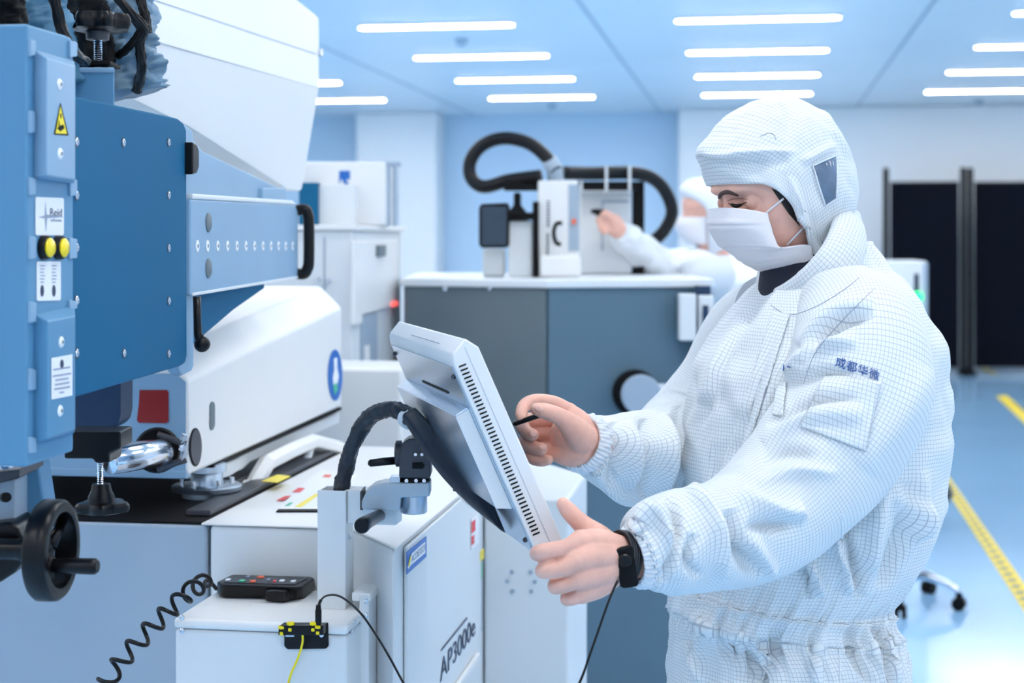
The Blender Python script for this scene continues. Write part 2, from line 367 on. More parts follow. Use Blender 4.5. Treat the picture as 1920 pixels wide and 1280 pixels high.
for px in (835, 918):
    q = P(px, 541, 4.6); obj('screw', MB().cyl(q + CD * .03, q - CD * .02, .006), M['chrome'], t)
q = P(1192, 737, 4.53); obj('port_ring', MB().lathe(q + CD * .06, -CD, [(0, .066), (.05, .068), (.06, .06), (.062, .04)]), M['blackm'], t, smooth='auto')
q = P(1203, 741, 4.45); obj('port_cover', MB().lathe(q + CD * .03, -CD, [(-.06, .05), (0, .058), (.02, .058), (.024, .054), (.025, 0)]), M['grey'], t, smooth='auto')
q = P(1250, 736, 4.55); lb = obj('warning_label', MB().obox(q, CR * .024, CD * .006, UP * .026), M['label'], t)
obj('warning_mark', MB().obox(q - CD * .007 + UP * -.006 - CR * .004, CR * .007, CD * .002, UP * .008), M['yellow'], lb)
q0 = P(1302, 540, 4.5)
obj('bracket', MB().obox(P(1318, 612, 4.56), CR * .021, CD * .02, UP * .12), M['dblue'], t)
obj('switch_box', MB().obox(P(1288, 594, 4.54), CR * .0245, CD * .03, UP * .068), M['offw'], t, bevel=.004)
obj('switch_box', MB().obox(P(1322, 594, 4.54), CR * .022, CD * .03, UP * .064), M['offw'], t, bevel=.004)
obj('slot', MB().obox(P(1323, 594, 4.50), CR * .009, CD * .004, UP * .034), M['dblue'], t, bevel=.003)
zp = zt + .024
def bx(px0, py0, px1, py1, Y, d):       # box between two corners seen at depth Y, d metres deep
    a, b = P(px0, py0, Y), P(px1, py1, Y); c = (a + b) / 2
    return MB().obox(c + CD * d / 2, CR * ((b - a).dot(CR) / 2), CD * (d / 2), UP * (abs(a.z - b.z) / 2))
Ym = 4.85
m_ = thing('microscope', 'white microscope tower with black hoses on the grey enclosure', 'microscope', P(1048, HZ, Ym).xy.to_3d() + UP * zp)
def seat(mb, z=zp):                     # rest the lowest points on the plate
    lo = min(v.z for v in mb.v)
    for v in mb.v:
        if v.z < lo + .02: v.z = z + .0005
    return mb
obj('tower', seat(bx(1009, 338, 1084, 516, Ym, .16)), M['white'], m_, bevel=.006)
obj('base', seat(bx(1012, 478, 1089, 520, Ym - .04, .2)), M['white'], m_, bevel=.01)
obj('side_panel', bx(1066, 346, 1086, 470, Ym - .003, .1), M['grey'], m_)
obj('rail', seat(bx(999, 378, 1010, 520, Ym - .02, .05)), M['blackm'], m_)
mb = MB()
for k in range(9): mb.obox(P(1028, 378 + k * 5.6, Ym - .002), CR * .005, CD * .001, UP * .002)
for k in range(13): mb.obox(P(1027, 440 + k * 5.4, Ym - .002), CR * .003, CD * .001, UP * .003)
obj('printed_scale', mb, M['ink'], m_)
path = [P(x, y, Ym - .03) for x, y in spline([(1054, 418), (1043, 420), (1038, 437), (1043, 455), (1052, 458)], 20)]
obj('handle', MB().tube(path, .0065, 10), M['blackm'], m_, smooth=True)
obj('orange_tab', MB().obox(P(1076, 415, Ym - .01), CR * .006, CD * .004, UP * .008), M['orange'], m_)
obj('stage_block', seat(bx(953, 414, 999, 520, Ym, .12)), M['offw'], m_, bevel=.004)
obj('knob', MB().lathe(P(970, 414, Ym + .04), UP, [(0, .032), (.02, .036), (.04, .02), (.05, .012), (.085, .012), (.09, .006)]), M['blackm'], m_, smooth='auto')
obj('crossbar', bx(950, 398, 1003, 412, Ym - .02, .05), M['blackm'], m_, bevel=.004)
obj('eyepiece_screen', MB().prism([P(x, y, Ym - .06) for x, y in ((903, 382), (951, 380), (956, 386), (955, 460), (950, 465), (903, 465), (898, 459), (898, 388))], CD * .04), M['blackm'], m_, bevel=.004)
obj('display', bx(903, 387, 950, 460, Ym - .064, .006), M['glassd'], m_, bevel=.002)
obj('display_stand', seat(bx(905, 466, 948, 520, Ym + .03, .06)), M['offw'], m_, bevel=.01)
h1 = spline([(1044, 322), (1022, 292), (990, 268), (945, 259), (905, 272), (882, 302), (884, 334), (908, 350), (955, 338), (1015, 330)], 60)
obj('hose', MB().tube([P(x, y, Ym + .04 + .08 * math.sin(i / 59 * 3)) for i, (x, y) in enumerate(h1)], .0215, 20), M['hose'], m_, smooth=True)
obj('hose_elbow', MB().tube([P(1030, 300, Ym + .04), P(1040, 318, Ym + .05), P(1042, 342, Ym + .06)], .026, 20), M['grey'], m_, smooth=True)
obj('bracket', bx(945, 338, 1012, 357, Ym + .05, .05), M['blackm'], m_)
h2 = spline([(1058, 324), (1110, 325), (1195, 325), (1238, 346), (1260, 392), (1248, 428), (1222, 455), (1195, 478), (1162, 478), (1156, 492), (1180, 524)], 80)
obj('hose', MB().tube([P(x, y, 5.12 + .24 * min(1, i / 40)) for i, (x, y) in enumerate(h2)], .0225, 20), M['hose'], m_, smooth=True)
obj('beam', bx(1055, 340, 1196, 356, 5.17, .06), M['blackm'], m_)
obj('post', seat(bx(1187, 340, 1208, 520, 5.27, .05)), M['blackm'], m_)
for px in (1090, 1137, 1181): obj('cable_tie', bx(px - 2.5, 311, px + 2.5, 358, 5.155, .11), M['offw'], m_)
w_ = tag(obj('controller_box', seat(bx(1086, 356, 1184, 522, 5.26, .14)), M['offw'], loc=P(1135, HZ, 5.26).xy.to_3d() + UP * zp, bevel=.01), 'pale box with a raised frame behind the microscope tower', 'controller')
mb = bx(1128, 376, 1178, 380, 5.255, .01); mb2 = bx(1128, 380, 1131, 470, 5.255, .01); mb.add(mb2.v, mb2.f); obj('raised_frame', mb, M['grey'], w_)
# ---------------------------------------------------------------- white cabinets at the back left
Yc = 4.3; c0 = P(661, HZ, Yc); xL = P(560, HZ, Yc).x; zt = P(0, 432, Yc).z
far = onx(752, HZ, c0.x)
t = thing('loader_cabinet', 'tall white cabinet with side door and red status light behind the prober', 'cabinet', (c0.x, c0.y, 0))
obj('body', MB().box((c0.x - .62, c0.y, 0), (c0.x, far.y, zt)), M['offw'], t, bevel=.006)
obj('top_plate', MB().box((c0.x - .63, c0.y - .008, zt), (c0.x + .012, far.y + .01, zt + .016)), M['white'], t, bevel=.003)
xs = c0.x + .012
def sx(name, pts, m, par, X=xs, d=-.012, bevel=.003): return obj(name, MB().prism([onx(x, y, X) for x, y in pts], (d, 0, 0)), m, par, bevel=bevel)
dr = sx('door', [(666, 452), (746, 449), (744, 572), (680, 590), (680, 606), (665, 610)], M['white'], t)
sx('latch', [(711, 460), (725, 459), (724, 480), (711, 481)], M['slate'], dr, xs + .01, -.012)
sx('recess', [(680, 592), (708, 584), (708, 700), (680, 700)], M['grey'], t, xs - .004, -.009)
sx('recess_light', [(684, 648), (694, 646), (694, 678), (684, 680)], M['white'], t, xs, -.003)
sx('status_light', [(738, 566), (747, 564), (747, 573), (738, 575)], M['redled'], t, xs + .008, -.008)
for px in (597, 616): obj('screw', MB().cyl(P(px, 525, Yc) + CD * .01, P(px, 525, Yc) - CD * .012, .007), M['chrome'], t)
obj('door_gap', MB().box((P(606, HZ, Yc).x - .002, c0.y - .002, .5), (P(606, HZ, Yc).x + .002, c0.y + .001, zt - .02)), M['grey'], t)
zt2 = zt + .016
t = thing('gauge_box', 'white box with blue logo on top of the tall white cabinet', 'box', P(640, HZ, Yc + .2).xy.to_3d() + UP * zt2)
obj('body', seat(bx(560, 303, 722, 428, Yc + .25, .3), zt2), M['white'], t, bevel=.006)
obj('front_cover', seat(bx(597, 346, 668, 428, Yc + .2, .05), zt2), M['offw'], t, bevel=.004)
obj('side_block', seat(bx(560, 342, 596, 428, Yc + .18, .07), zt2), M['blue'], t, bevel=.004)
mb = MB().prism([P(x, y, Yc + .248) for x, y in ((636, 320), (656, 320), (656, 336), (648, 336), (654, 345), (646, 345), (640, 334), (636, 345))], CD * .002); obj('logo', mb, M['logob'], t)
t = thing('gas_column', 'slim steel twin posts beside the white logo box', 'post', P(735, HZ, Yc + .3).xy.to_3d() + UP * zt2)
for px in (727, 742):
    mb = seat(MB().cyl(P(px, 310, Yc + .32), P(px, 429, Yc + .32), .009), zt2); obj('post', mb, M['steel'], t, smooth='auto')
obj('cap', bx(719, 303, 750, 311, Yc + .3, .06), M['grey'], t)
# ---------------------------------------------------------------- wafer prober (big white machine)
yf = P(390, HZ, 2.55).y; ZT = 1.035
dcor = P(739, HZ, 2.345)
e1 = onx(905, HZ, dcor.x); f1 = ony(1066, HZ, e1.y); g1 = onx(1100, HZ, f1.x)
bq = P(390, HZ, 2.55); cq = ony(655, HZ, yf)
pr = thing('wafer_prober', 'big white wafer prober filling the picture\'s lower left, blue badge on its side', 'machine', (cq.x, yf + .5, 0))
Y2 = yf + .98
def fp(pts, z0, z1): return MB().prism([Vector((p[0], p[1], z0)) for p in pts], (0, 0, z1 - z0))
obj('left_housing', fp([(-2.1, yf), (bq.x - .002, yf), (bq.x - .002, Y2), (-2.1, Y2)], .1, ZT), M['grey'], pr, bevel=.006)
Xd = onz(402, 972, ZT).x
obj('body', fp([(bq.x + .002, yf), (cq.x, yf), (dcor.x, dcor.y), (dcor.x, Y2), (bq.x + .002, Y2)], .1, ZT), M['offw'], pr, bevel=.008)
obj('plinth', fp([(-2.05, yf + .05), (cq.x, yf + .05), (dcor.x - .05, dcor.y + .05), (dcor.x - .05, Y2), (-2.05, Y2)], 0, .1), M['blackm'], pr)
zl = 0.992
obj('side_housing', fp([(dcor.x + .002, e1.y), (f1.x, e1.y), (f1.x, g1.y), (dcor.x + .002, g1.y + .25)], .0, zl), M['offw'], pr, bevel=.008)
obj('top_cover', fp([(Xd, yf - .002), (cq.x + .002, yf - .002), (dcor.x + .003, dcor.y - .003), (dcor.x + .003, Y2), (Xd, Y2)], ZT, ZT + .004), M['white'], pr, bevel=.002)
obj('deck_plate', fp([(-2.1, yf + .004), (Xd - .001, yf + .004), (Xd - .001, Y2), (-2.1, Y2)], ZT + .0005, ZT + .004), M['blackm'], pr)
obj('slide_rail', fp([(Xd - .05, yf + .06), (Xd - .006, yf + .06), (Xd - .006, Y2 - .1), (Xd - .05, Y2 - .1)], ZT + .004, ZT + .014), M['dgrey'], pr, bevel=.002)
obj('slide_rail', fp([(Xd - .14, yf + .3), (Xd - .06, yf + .3), (Xd - .06, Y2 - .1), (Xd - .14, Y2 - .1)], ZT + .004, ZT + .02), M['black'], pr, bevel=.002)
# side door with badge and lettering; the side faces +x
XS = dcor.x + .001
s0, s1 = onx(757, HZ, XS), onx(897, HZ, XS)
sd = obj('side_door', MB().box((XS, s0.y, .18), (XS + .006, s1.y, ZT - .006)), M['offw'], pr, bevel=.002)
XS2 = XS + .0068
bd = obj('badge', MB().prism([onx(x, y, XS2) for x, y in ((762, 1035), (798.6, 1005), (798.6, 1043), (762, 1076.5))], (.0012, 0, 0)), M['logob'], sd)
XS3 = XS2 + .0014
obj('badge_strip', MB().prism([onx(x, y, XS3) for x, y in ((772, 1037), (797, 1015), (797, 1036), (770, 1059), (765, 1066), (764, 1062))], (.0006, 0, 0)), M['label'], bd)
obj('badge_slash', MB().prism([onx(x, y, XS3 + .0007) for x, y in ((765, 1062), (769, 1043), (771, 1041), (768, 1060))], (.0004, 0, 0)), M['yellow'], bd)
def sidetext(name, s, m, par, X, ll, lr, ul, ext=.0003):
    a, b, c = onx(*ll, X), onx(*lr, X), onx(*ul, X)
    b.z = a.z
    return text(name, s, m, par, a, b - a, UP, (c - a).length, (b - a).length, ext)
sidetext('badge_lettering', 'ACCRETECH', M['inkl'], bd, XS3 + .0008, (772, 1054), (797, 1030), (772, 1042))
sidetext('model_lettering', 'AP3000e', M['ink'], sd, XS2 + .0005, (826, 1278), (891, 1206), (826, 1238))
mb = MB()
for k in range(16):
    x0 = 827 + k * 3.1; y0_ = 1221 - k * 3.85; mb.prism([onx(x, y, XS2 + .0003) for x, y in ((x0, y0_), (x0 + 2.4, y0_ - 3), (x0 + 2.4, y0_ - 7), (x0, y0_ - 4.3))], (.0004, 0, 0))
tag(obj('small_lettering', mb, M['ink'], sd), kind='stuff')
obj('pull_ridge', MB().prism([onx(x, y, XS2) for x, y in ((845, 1292), (893, 1222), (893, 1236), (850, 1300))], (.008, 0, 0)), M['white'], sd, bevel=.002)
st = obj('warning_sticker', MB().prism([onx(x, y, XS2) for x, y in ((883, 974), (897, 962), (897, 1018), (883, 1030))], (.001, 0, 0)), M['label'], sd)
for a in (((884, 979), (891, 973), (891, 994), (884, 1000)), ((884, 1006), (889, 1002), (889, 1018), (884, 1022))):
    obj('red_mark', MB().prism([onx(x, y, XS2 + .0012) for x, y in a], (.0005, 0, 0)), M['redb'], st)
obj('status_strip', MB().prism([onx(x, y, XS + .003) for x, y in ((899, 1046), (904, 1042), (904, 1180), (899, 1188))], (.001, 0, 0)), M['grey'], pr)
obj('yellow_mark', MB().prism([onx(x, y, XS + .004) for x, y in ((898, 1034), (905, 1028), (905, 1046), (898, 1052))], (.003, 0, 0)), M['yellow'], pr)
obj('green_mark', MB().prism([onx(x, y, XS + .004) for x, y in ((898, 1058), (903, 1054), (903, 1082), (898, 1086))], (.002, 0, 0)), M['green'], pr)
for px, py in ((960, 1072), (995, 1072), (951, 1089), (1003, 1090), (961, 1108), (996, 1108)):
    q = ony(px, py, e1.y - .0005); obj('screw', MB().cyl(q, q - Vector((0, .003, 0)), .0042, n=14), M['grey'], pr)
obj('rear_housing', fp([(P(585, HZ, 3.9).x, P(585, HZ, 3.9).y), (P(760, HZ, 3.9).x, P(585, HZ, 3.9).y), (P(760, HZ, 3.9).x, P(585, HZ, 3.9).y + .25), (P(585, HZ, 3.9).x, P(585, HZ, 3.9).y + .25)], .1, P(0, 688, 3.9).z), M['white'], pr, bevel=.012)
# operation labels lying on the top cover
zl2 = ZT + .0045
lab = obj('instruction_plate', MB().prism([onz(x, y, zl2) for x, y in ((519, 956), (600, 956), (672, 892), (600, 880))], (0, 0, .0012)), M['label'], pr)
obj('plate_edge', MB().prism([onz(x, y, zl2 + .0002) for x, y in ((518, 960), (600, 960), (603, 956), (522, 956))], (0, 0, .002)), M['blackm'], lab)
for q, m in ((((552, 950), (566, 950), (600, 926), (592, 925)), 'yellow'), (((518, 938), (532, 938), (546, 929), (534, 930)), 'redb'), (((548, 922), (562, 923), (572, 915), (560, 914)), 'redb'), (((534, 948), (542, 948), (550, 942), (543, 942)), 'green'), (((604, 894), (618, 895), (622, 890), (610, 889)), 'orange')):
    obj('printed_mark', MB().prism([onz(x, y, zl2 + .0014) for x, y in q], (0, 0, .0004)), M[m], lab)
# lift arm behind the chuck
pth = [P(472, 925, 2.95), P(478, 905, 2.97), P(500, 868, 3.0), P(545, 845, 3.15), P(586, 828, 3.3), P(640, 842, 3.45)]
la = obj('lift_arm', MB().tube(pth, .018, 6), M['white'], pr, bevel=.003)
obj('pivot', MB().cyl(P(472, 917, 2.95) - CR * .02, P(472, 917, 2.95) + CR * .02, .018), M['offw'], la, smooth='auto')
obj('lift_strut', MB().tube([P(560, 895, 3.2), P(574, 868, 3.25), P(584, 830, 3.3)], .009, 8), M['offw'], pr)
obj('yellow_plate', MB().prism([onz(x, y, ZT + .0205) for x, y in ((490, 902), (520, 905), (545, 893), (520, 890))], (0, 0, .001)), M['yellow'], pr)
# chuck under the tester pod
cc = P(388, 905, 2.82); cz = ZT + .004
ch = obj('chuck', MB().lathe(Vector((cc.x, cc.y, cz)), UP, [(0, .045), (.012, .045), (.012, .062), (.02, .0635), (.022, .06), (.022, .03), (.045, .028), (.048, .026)]), M['steel'], pr, smooth='auto')
for k in range(6):
    an = k * 1.05 + .3; q = Vector((cc.x + .045 * math.cos(an), cc.y + .045 * math.sin(an), cz + .022)); obj('screw', MB().cyl(q, q + UP * .012, .0045, n=14), M['chrome'], ch)
obj('chuck_collar', MB().lathe(Vector((cc.x, cc.y, cz + .046)), UP, [(0, .036), (.014, .036), (.016, .03)]), M['steel'], ch, smooth='auto')

# ---------------------------------------------------------------- tester pod (white wedge housing over the chuck)
Xp = P(353, HZ, 2.65).x; yp = P(353, HZ, 2.65).y; yp2 = onx(641, HZ, Xp).y
zb = P(353, 893, 2.65).z; zs = P(353, 714, 2.65).z
def pz(px, py): return onx(px, py, Xp).z
zs2 = pz(641, 576); zb2 = pz(641, 762)
pod = thing('tester_pod', 'white wedge housing with blue sticker and red label above the prober deck', 'machine', (Xp - .2, yp + .3, zb))
def sec(y, z0, z1, o=.052, h=.05): return [Vector((x, y, z)) for x, z in ((Xp, z0), (Xp, z1), (Xp - o, z1 + h), (Xp - .62, z1 + h), (Xp - .62, z0))]
obj('housing', MB().rings([sec(yp, zb, zs), sec(yp2, zb2, zs2)]), M['white'], pod, bevel=.007)
obj('lower_lip', MB().box((Xp - .62, yp - .006, zb - .004), (Xp - .002, yp + .02, zb + .01)), M['blue3'], pod, bevel=.002)
def front(px, py): return ony(px, py, yp - .0005)
fpl = obj('front_plate', MB().prism([front(*q) for q in ((60, 700), (330, 700), (349, 716), (349, 886), (60, 886))], (0, -.002, 0)), M['blue3'], pod, bevel=.001)
obj('red_label', MB().prism([ony(x, y, yp - .003) for x, y in ((262, 731), (313, 731), (316, 735), (316, 789), (312, 793), (260, 792), (257, 787), (261, 755))], (0, -.0012, 0)), M['red'], fpl)
obj('yellow_arrow', MB().prism([ony(x, y, yp - .003) for x, y in ((241, 716), (248, 716), (248, 734), (244, 751), (240, 734))], (0, -.0012, 0)), M['yellow'], fpl)
XP = Xp + .0006
def circ(cx, cy, rx, ry, n=32): return [(cx + rx * math.cos(2 * math.pi * i / n), cy + ry * math.sin(2 * math.pi * i / n)) for i in range(n)]
sk = obj('round_sticker', MB().prism([onx(x, y, XP) for x, y in circ(628, 703, 13.5, 48)], (.001, 0, 0)), M['logob'], pod)
obj('pictogram', MB().prism([onx(x, y, XP + .0012) for x, y in ((626, 672), (632, 670), (632, 690), (635, 705), (632, 722), (626, 727), (624, 708), (627, 692))], (.0005, 0, 0)), M['label'], sk)
obj('pictogram_patch', MB().prism([onx(x, y, XP + .0014) for x, y in ((625, 722), (631, 716), (633, 730), (627, 740))], (.0006, 0, 0)), M['green'], sk)
sl = obj('slot', MB().prism([onx(x, y, XP) for x, y in ((393, 760), (396, 753), (400, 753), (402, 760), (402, 796), (399, 805), (395, 806), (393, 800))], (.0012, 0, 0)), M['slate'], pod)
obj('round_vent', MB().prism([onx(x, y, XP) for x, y in circ(366, 838, 10, 33)], (.002, 0, 0)), M['dgrey'], pod)
obj('vent_rim', MB().prism([onx(x, y, XP) for x, y in circ(366, 838, 11.5, 36)], (.001, 0, 0)), M['blackm'], pod)
obj('bottom_gasket', MB().prism([onx(x, y, Xp - .003) for x, y in ((400, 868), (641, 763), (641, 768), (400, 877))], (-.02, 0, 0)), M['blackm'], pod)
obj('guide_bar', MB().prism([onx(x, y, Xp - .012) for x, y in ((404, 876), (636, 772), (636, 793), (588, 815), (470, 866), (455, 880), (410, 900), (404, 897))], (-.05, 0, 0)), M['offw'], pod, bevel=.003)
obj('guide_block', MB().prism([onx(x, y, Xp - .008) for x, y in ((405, 876), (452, 856), (452, 880), (432, 893), (405, 900))], (-.06, 0, 0)), M['offw'], pod, bevel=.003)
# ---------------------------------------------------------------- white upper cover
Xh = P(598, HZ, 3.5).x; n2 = Vector((1, 0, -.16)).normalized(); p2 = onx(598, 166, Xh)
cv = thing('tester_cover', 'tall smooth white machine cover reaching out of the top of the picture', 'machine', (Xh - .25, p2.y - .5, 1.62))
obj('upper_shell', MB().prism([onx(x, y, Xh) for x, y in ((235, -70), (470, -70), (590, 26), (598, 34), (598, 166), (235, 62))], (-.55, 0, 0)), M['white'], cv, bevel=.002)
obj('lower_shell', MB().prism([onpl(x, y, p2, n2) for x, y in ((235, 62), (598, 166), (566, 354), (562, 358), (538, 354), (352, 236), (235, 180))], (-.55, 0, 0)), M['white'], cv, bevel=.002)
mb = MB().prism([onx(x, y, Xh + .0004) for x, y in ((250, -14), (591, 100), (591, 101.8), (250, -12))], (.0005, 0, 0)); obj('seam', mb, M['grey'], cv)
obj('hinge_pin', MB().cyl(onx(598, 98, Xh) + Vector((-.01, 0, 0)), onx(598, 98, Xh) + Vector((.008, 0, 0)), .009), M['chrome'], cv, smooth='auto')

# ---------------------------------------------------------------- blue manipulator: side panel, beam
a0, b0 = P(143, HZ, 1.9), P(355, HZ, 2.35); dn = (b0 - a0).normalized(); nn = dn.cross(UP).normalized()
if nn.dot(CAM - a0) < 0: nn = -nn
def pl(px, py, off=0.0): return onpl(px, py, a0 + nn * off, nn)
tm = thing('test_head_manipulator', 'steel blue manipulator with bolted side panel and long perforated beam', 'manipulator', (b0.x, b0.y, 1.1))
sp = obj('side_panel', MB().prism([pl(x, y) for x, y in ((96, 171), (143, 181), (318, 218), (334, 222), (345, 231), (350, 244), (351, 668), (348, 680), (340, 686), (143, 745), (96, 759))], -nn * .012), M['blue'], tm, bevel=.003)
obj('flange', MB().prism([pl(x, y, -.012) for x, y in ((335, 224), (352, 236), (362, 244), (364, 262), (364, 688), (360, 696), (344, 704), (335, 694))], -nn * .02), M['blue3'], tm, bevel=.004)  # paler colour stands in for light on the panel's rounded edge
for px, py in [(143, 266), (231, 267), (316, 267), (143, 366), (316, 366), (143, 464), (316, 465), (143, 563), (316, 564), (143, 662), (232, 662), (316, 663)]:
    q = pl(px, py); w1 = obj('bolt', MB().lathe(q, nn, [(0, .0068), (.0008, .0066), (.0008, .0056)], 24), M['dgrey'], sp, smooth='auto')
    obj('bolt_head', MB().lathe(q, nn, [(0, .0054), (.0014, .0052), (.0022, .0042), (.0022, .0026), (.001, .0024)], 24), M['chrome'], w1)
c0_, e0_ = P(364, HZ, 2.37), P(558, HZ, 3.15); bn = (e0_ - c0_).cross(UP).normalized()
if bn.dot(CAM - c0_) < 0: bn = -bn
def bp(px, py, off=0.0): return onpl(px, py, c0_ + bn * off, bn)
bm = obj('beam', MB().prism([bp(x, y) for x, y in ((358, 372), (549, 383), (556, 388), (559, 396), (559, 521), (358, 555))], -bn * .14), M['blue3'], tm, bevel=.004)
obj('beam_top_edge', MB().prism([bp(x, y, .001) for x, y in ((362, 363), (550, 376), (556, 384), (362, 373))], -bn * .13), M['offw'], bm, bevel=.002)  # bright bevel of the beam painted as a pale strip
obj('beam_bottom_edge', MB().prism([bp(x, y, .001) for x, y in ((362, 549), (559, 517), (559, 522), (362, 555))], -bn * .13), M['offw'], bm, bevel=.001)  # light line along the lower edge, painted the same way
for px in (370, 389, 408, 426.5, 444, 461, 477, 493, 508, 522, 535.5, 548.5):
    q = bp(px, 461, .0002); r_ = .0095 if px < 400 else .0088
    h = obj('beam_hole', MB().lathe(q, bn, [(0, r_), (.0008, r_), (.0012, r_ * .8), (.0012, r_ * .4)], 20), M['label'], bm, smooth='auto'); obj('hole_centre', MB().cyl(q, q + bn * .0016, r_ * .32, n=14), M['slate'], h)
for py in (417, 503):
    obj('oval_plug', MB().lathe(bp(390, py), bn, [(0, .0155), (.0015, .0155), (.003, .013), (.003, 0)], 32), M['slate'], bm, smooth='auto')
hp = [P(x, y, 3.16) for x, y in spline([(556, 394), (572, 393), (577, 402), (579, 420), (579, 488), (576, 504), (570, 513), (556, 513)], 40)]
obj('handle', MB().tube(hp, .0115, 14), M['black'], tm, smooth=True)
obj('inner_web', MB().prism([bp(x, y, -.03) for x, y in ((358, 255), (380, 282), (525, 352), (536, 362), (536, 384), (358, 378))], -bn * .05), M['blue3'], tm, bevel=.004)
obj('web_strut', MB().prism([bp(x, y, -.02) for x, y in ((494, 352), (536, 352), (536, 384), (494, 382))], -bn * .05), M['blue3'], tm, bevel=.003)
obj('lower_web', MB().prism([bp(x, y, -.03) for x, y in ((358, 548), (496, 524), (496, 541), (440, 580), (358, 650))], -bn * .05), M['blue'], tm, bevel=.003)
obj('rubber_stop', MB().prism([bp(x, y, .01) for x, y in ((362, 266), (370, 270), (374, 282), (374, 314), (370, 325), (362, 327))], -bn * .03), M['black'], tm, bevel=.003)
lv = obj('clamp_lever', MB().tube([P(x, y, 2.36) for x, y in ((369, 556), (370, 600), (371, 625), (378, 643))], [.006, .006, .0065, .009], 12), M['black'], tm, smooth=True)
obj('lever_knob', MB().ball(P(379, 645, 2.36), .0125), M['black'], lv, smooth=True)
obj('lower_tube', MB().prism([P(x, y, 2.42) for x, y in ((60, 690), (226, 690), (226, 775), (222, 794), (208, 806), (60, 808))], CD * .08), M['dblue'], tm, bevel=.004)
obj('mount_bracket', MB().prism([P(x, y, 2.12) for x, y in ((120, 126), (215, 126), (215, 215), (120, 215))], CD * .07 - CR * .03), M['blue2'], tm, bevel=.003)
obj('bracket_edge', MB().prism([P(x, y, 2.118) for x, y in ((120, 126), (215, 126), (215, 137), (120, 137))], CD * .07 - CR * .03), M['blue3'], tm, bevel=.002)
obj('black_block', MB().prism([P(x, y, 2.2) for x, y in ((120, 809), (226, 809), (226, 840), (205, 850), (205, 868), (178, 868), (174, 860), (120, 860))], CD * .07), M['black'], tm, bevel=.003)
obj('support_arm', MB().prism([P(x, y, 1.98) for x, y in ((15, 872), (72, 868), (92, 1000), (60, 1040), (30, 990))], CD * .05), M['blue2'], tm, bevel=.004)
def thread(p0, p1, r, pitch=.0028):
    n = int((p1 - p0).length / pitch); prof = []
    L = (p1 - p0).length
    for k in range(n): prof += [(k * L / n, r * .84), ((k + .5) * L / n, r)]
    return MB().lathe(p0, p1 - p0, prof + [(L, r * .84)], 24)
def star(c, r, h, lobes, n=120, flip=1):
    def ring(rr, z, dd): return [Vector(c) + Vector((math.cos(t), math.sin(t), 0)) * rr * (1 + dd * math.cos(lobes * t)) + UP * z for t in [2 * math.pi * i / n for i in range(n)]]
    return MB().rings([ring(r * .7, 0, .02), ring(r * .95, h * .12, .1), ring(r, h * .35, .12), ring(r, h * .7, .12), ring(r * .93, h * .93, .1), ring(r * .6, h, .02)])
k1 = thing('clamping_screw', 'black star knob on a threaded rod above the bolted blue panel', 'knob', P(184, 126, 2.15))
obj('threaded_rod', thread(P(184, 126, 2.15), P(184, 66, 2.15), .0062), M['chrome'], k1)
obj('collar', MB().lathe(P(183, 76, 2.15), UP, [(0, .012), (.001, .0155), (.0125, .0165), (.014, .0165), (.017, .02), (.02, .024)]), M['dgrey'], k1, smooth='auto')
obj('star_knob', star(P(186, 60, 2.15), .041, .026, 7), M['black'], k1, smooth='auto')
obj('pad', MB().obox(P(179, 122, 2.15), CR * .028, CD * .03, UP * .0028), M['blackm'], k1, bevel=.001)
k2 = thing('clamping_screw', 'black star knob on a threaded rod below the black block', 'knob', P(190, 960, 2.28))
obj('threaded_rod', thread(P(188, 912, 2.26), P(188, 862, 2.26), .0045), M['chrome'], k2)
obj('hub', MB().lathe(P(190, 945, 2.26), UP, [(0, .02), (.012, .019), (.02, .015), (.03, .013)]), M['black'], k2, smooth='auto')
obj('star_knob', star(P(193, 961, 2.26), .036, .017, 5), M['black'], k2, smooth='auto')
# ---------------------------------------------------------------- steel suction elbow with clamp
ve = thing('vacuum_elbow', 'shiny steel pipe elbow clamped to the front of the tester pod', 'pipe', P(290, 850, 2.55))
pth = [P(x, y, z) for x, y, z in spline([(205, 862, 2.38), (235, 858, 2.4), (270, 852, 2.44), (296, 849, 2.52), (305, 848, 2.6)], 30)]
obj('pipe', MB().tube(pth, .0225, 28), M['chrome'], ve, smooth=True)
q = P(290, 848, 2.56)
obj('clamp_ring', MB().lathe(q + CD * .03 - CR * .003, (P(292, 849, 2.48) - q), [(0, .03), (.004, .037), (.022, .038), (.028, .034), (.028, .026)], 40), M['blackm'], ve, smooth='auto')
for dz in (.014, -.012):
    obj('clamp_ear', MB().tube([q + UP * (.03 if dz > 0 else -.03) + CR * .005, q + UP * dz * 1.4 + CR * .035, q + UP * dz + CR * .052], .0055, 10), M['dgrey'], ve, smooth=True)
for dz in (.016, .003, -.012):
    obj('clamp_bolt', MB().cyl(q + CR * .045 + UP * dz, q + CR * .05 + UP * (dz + .014), .006, n=6), M['chrome'], ve)
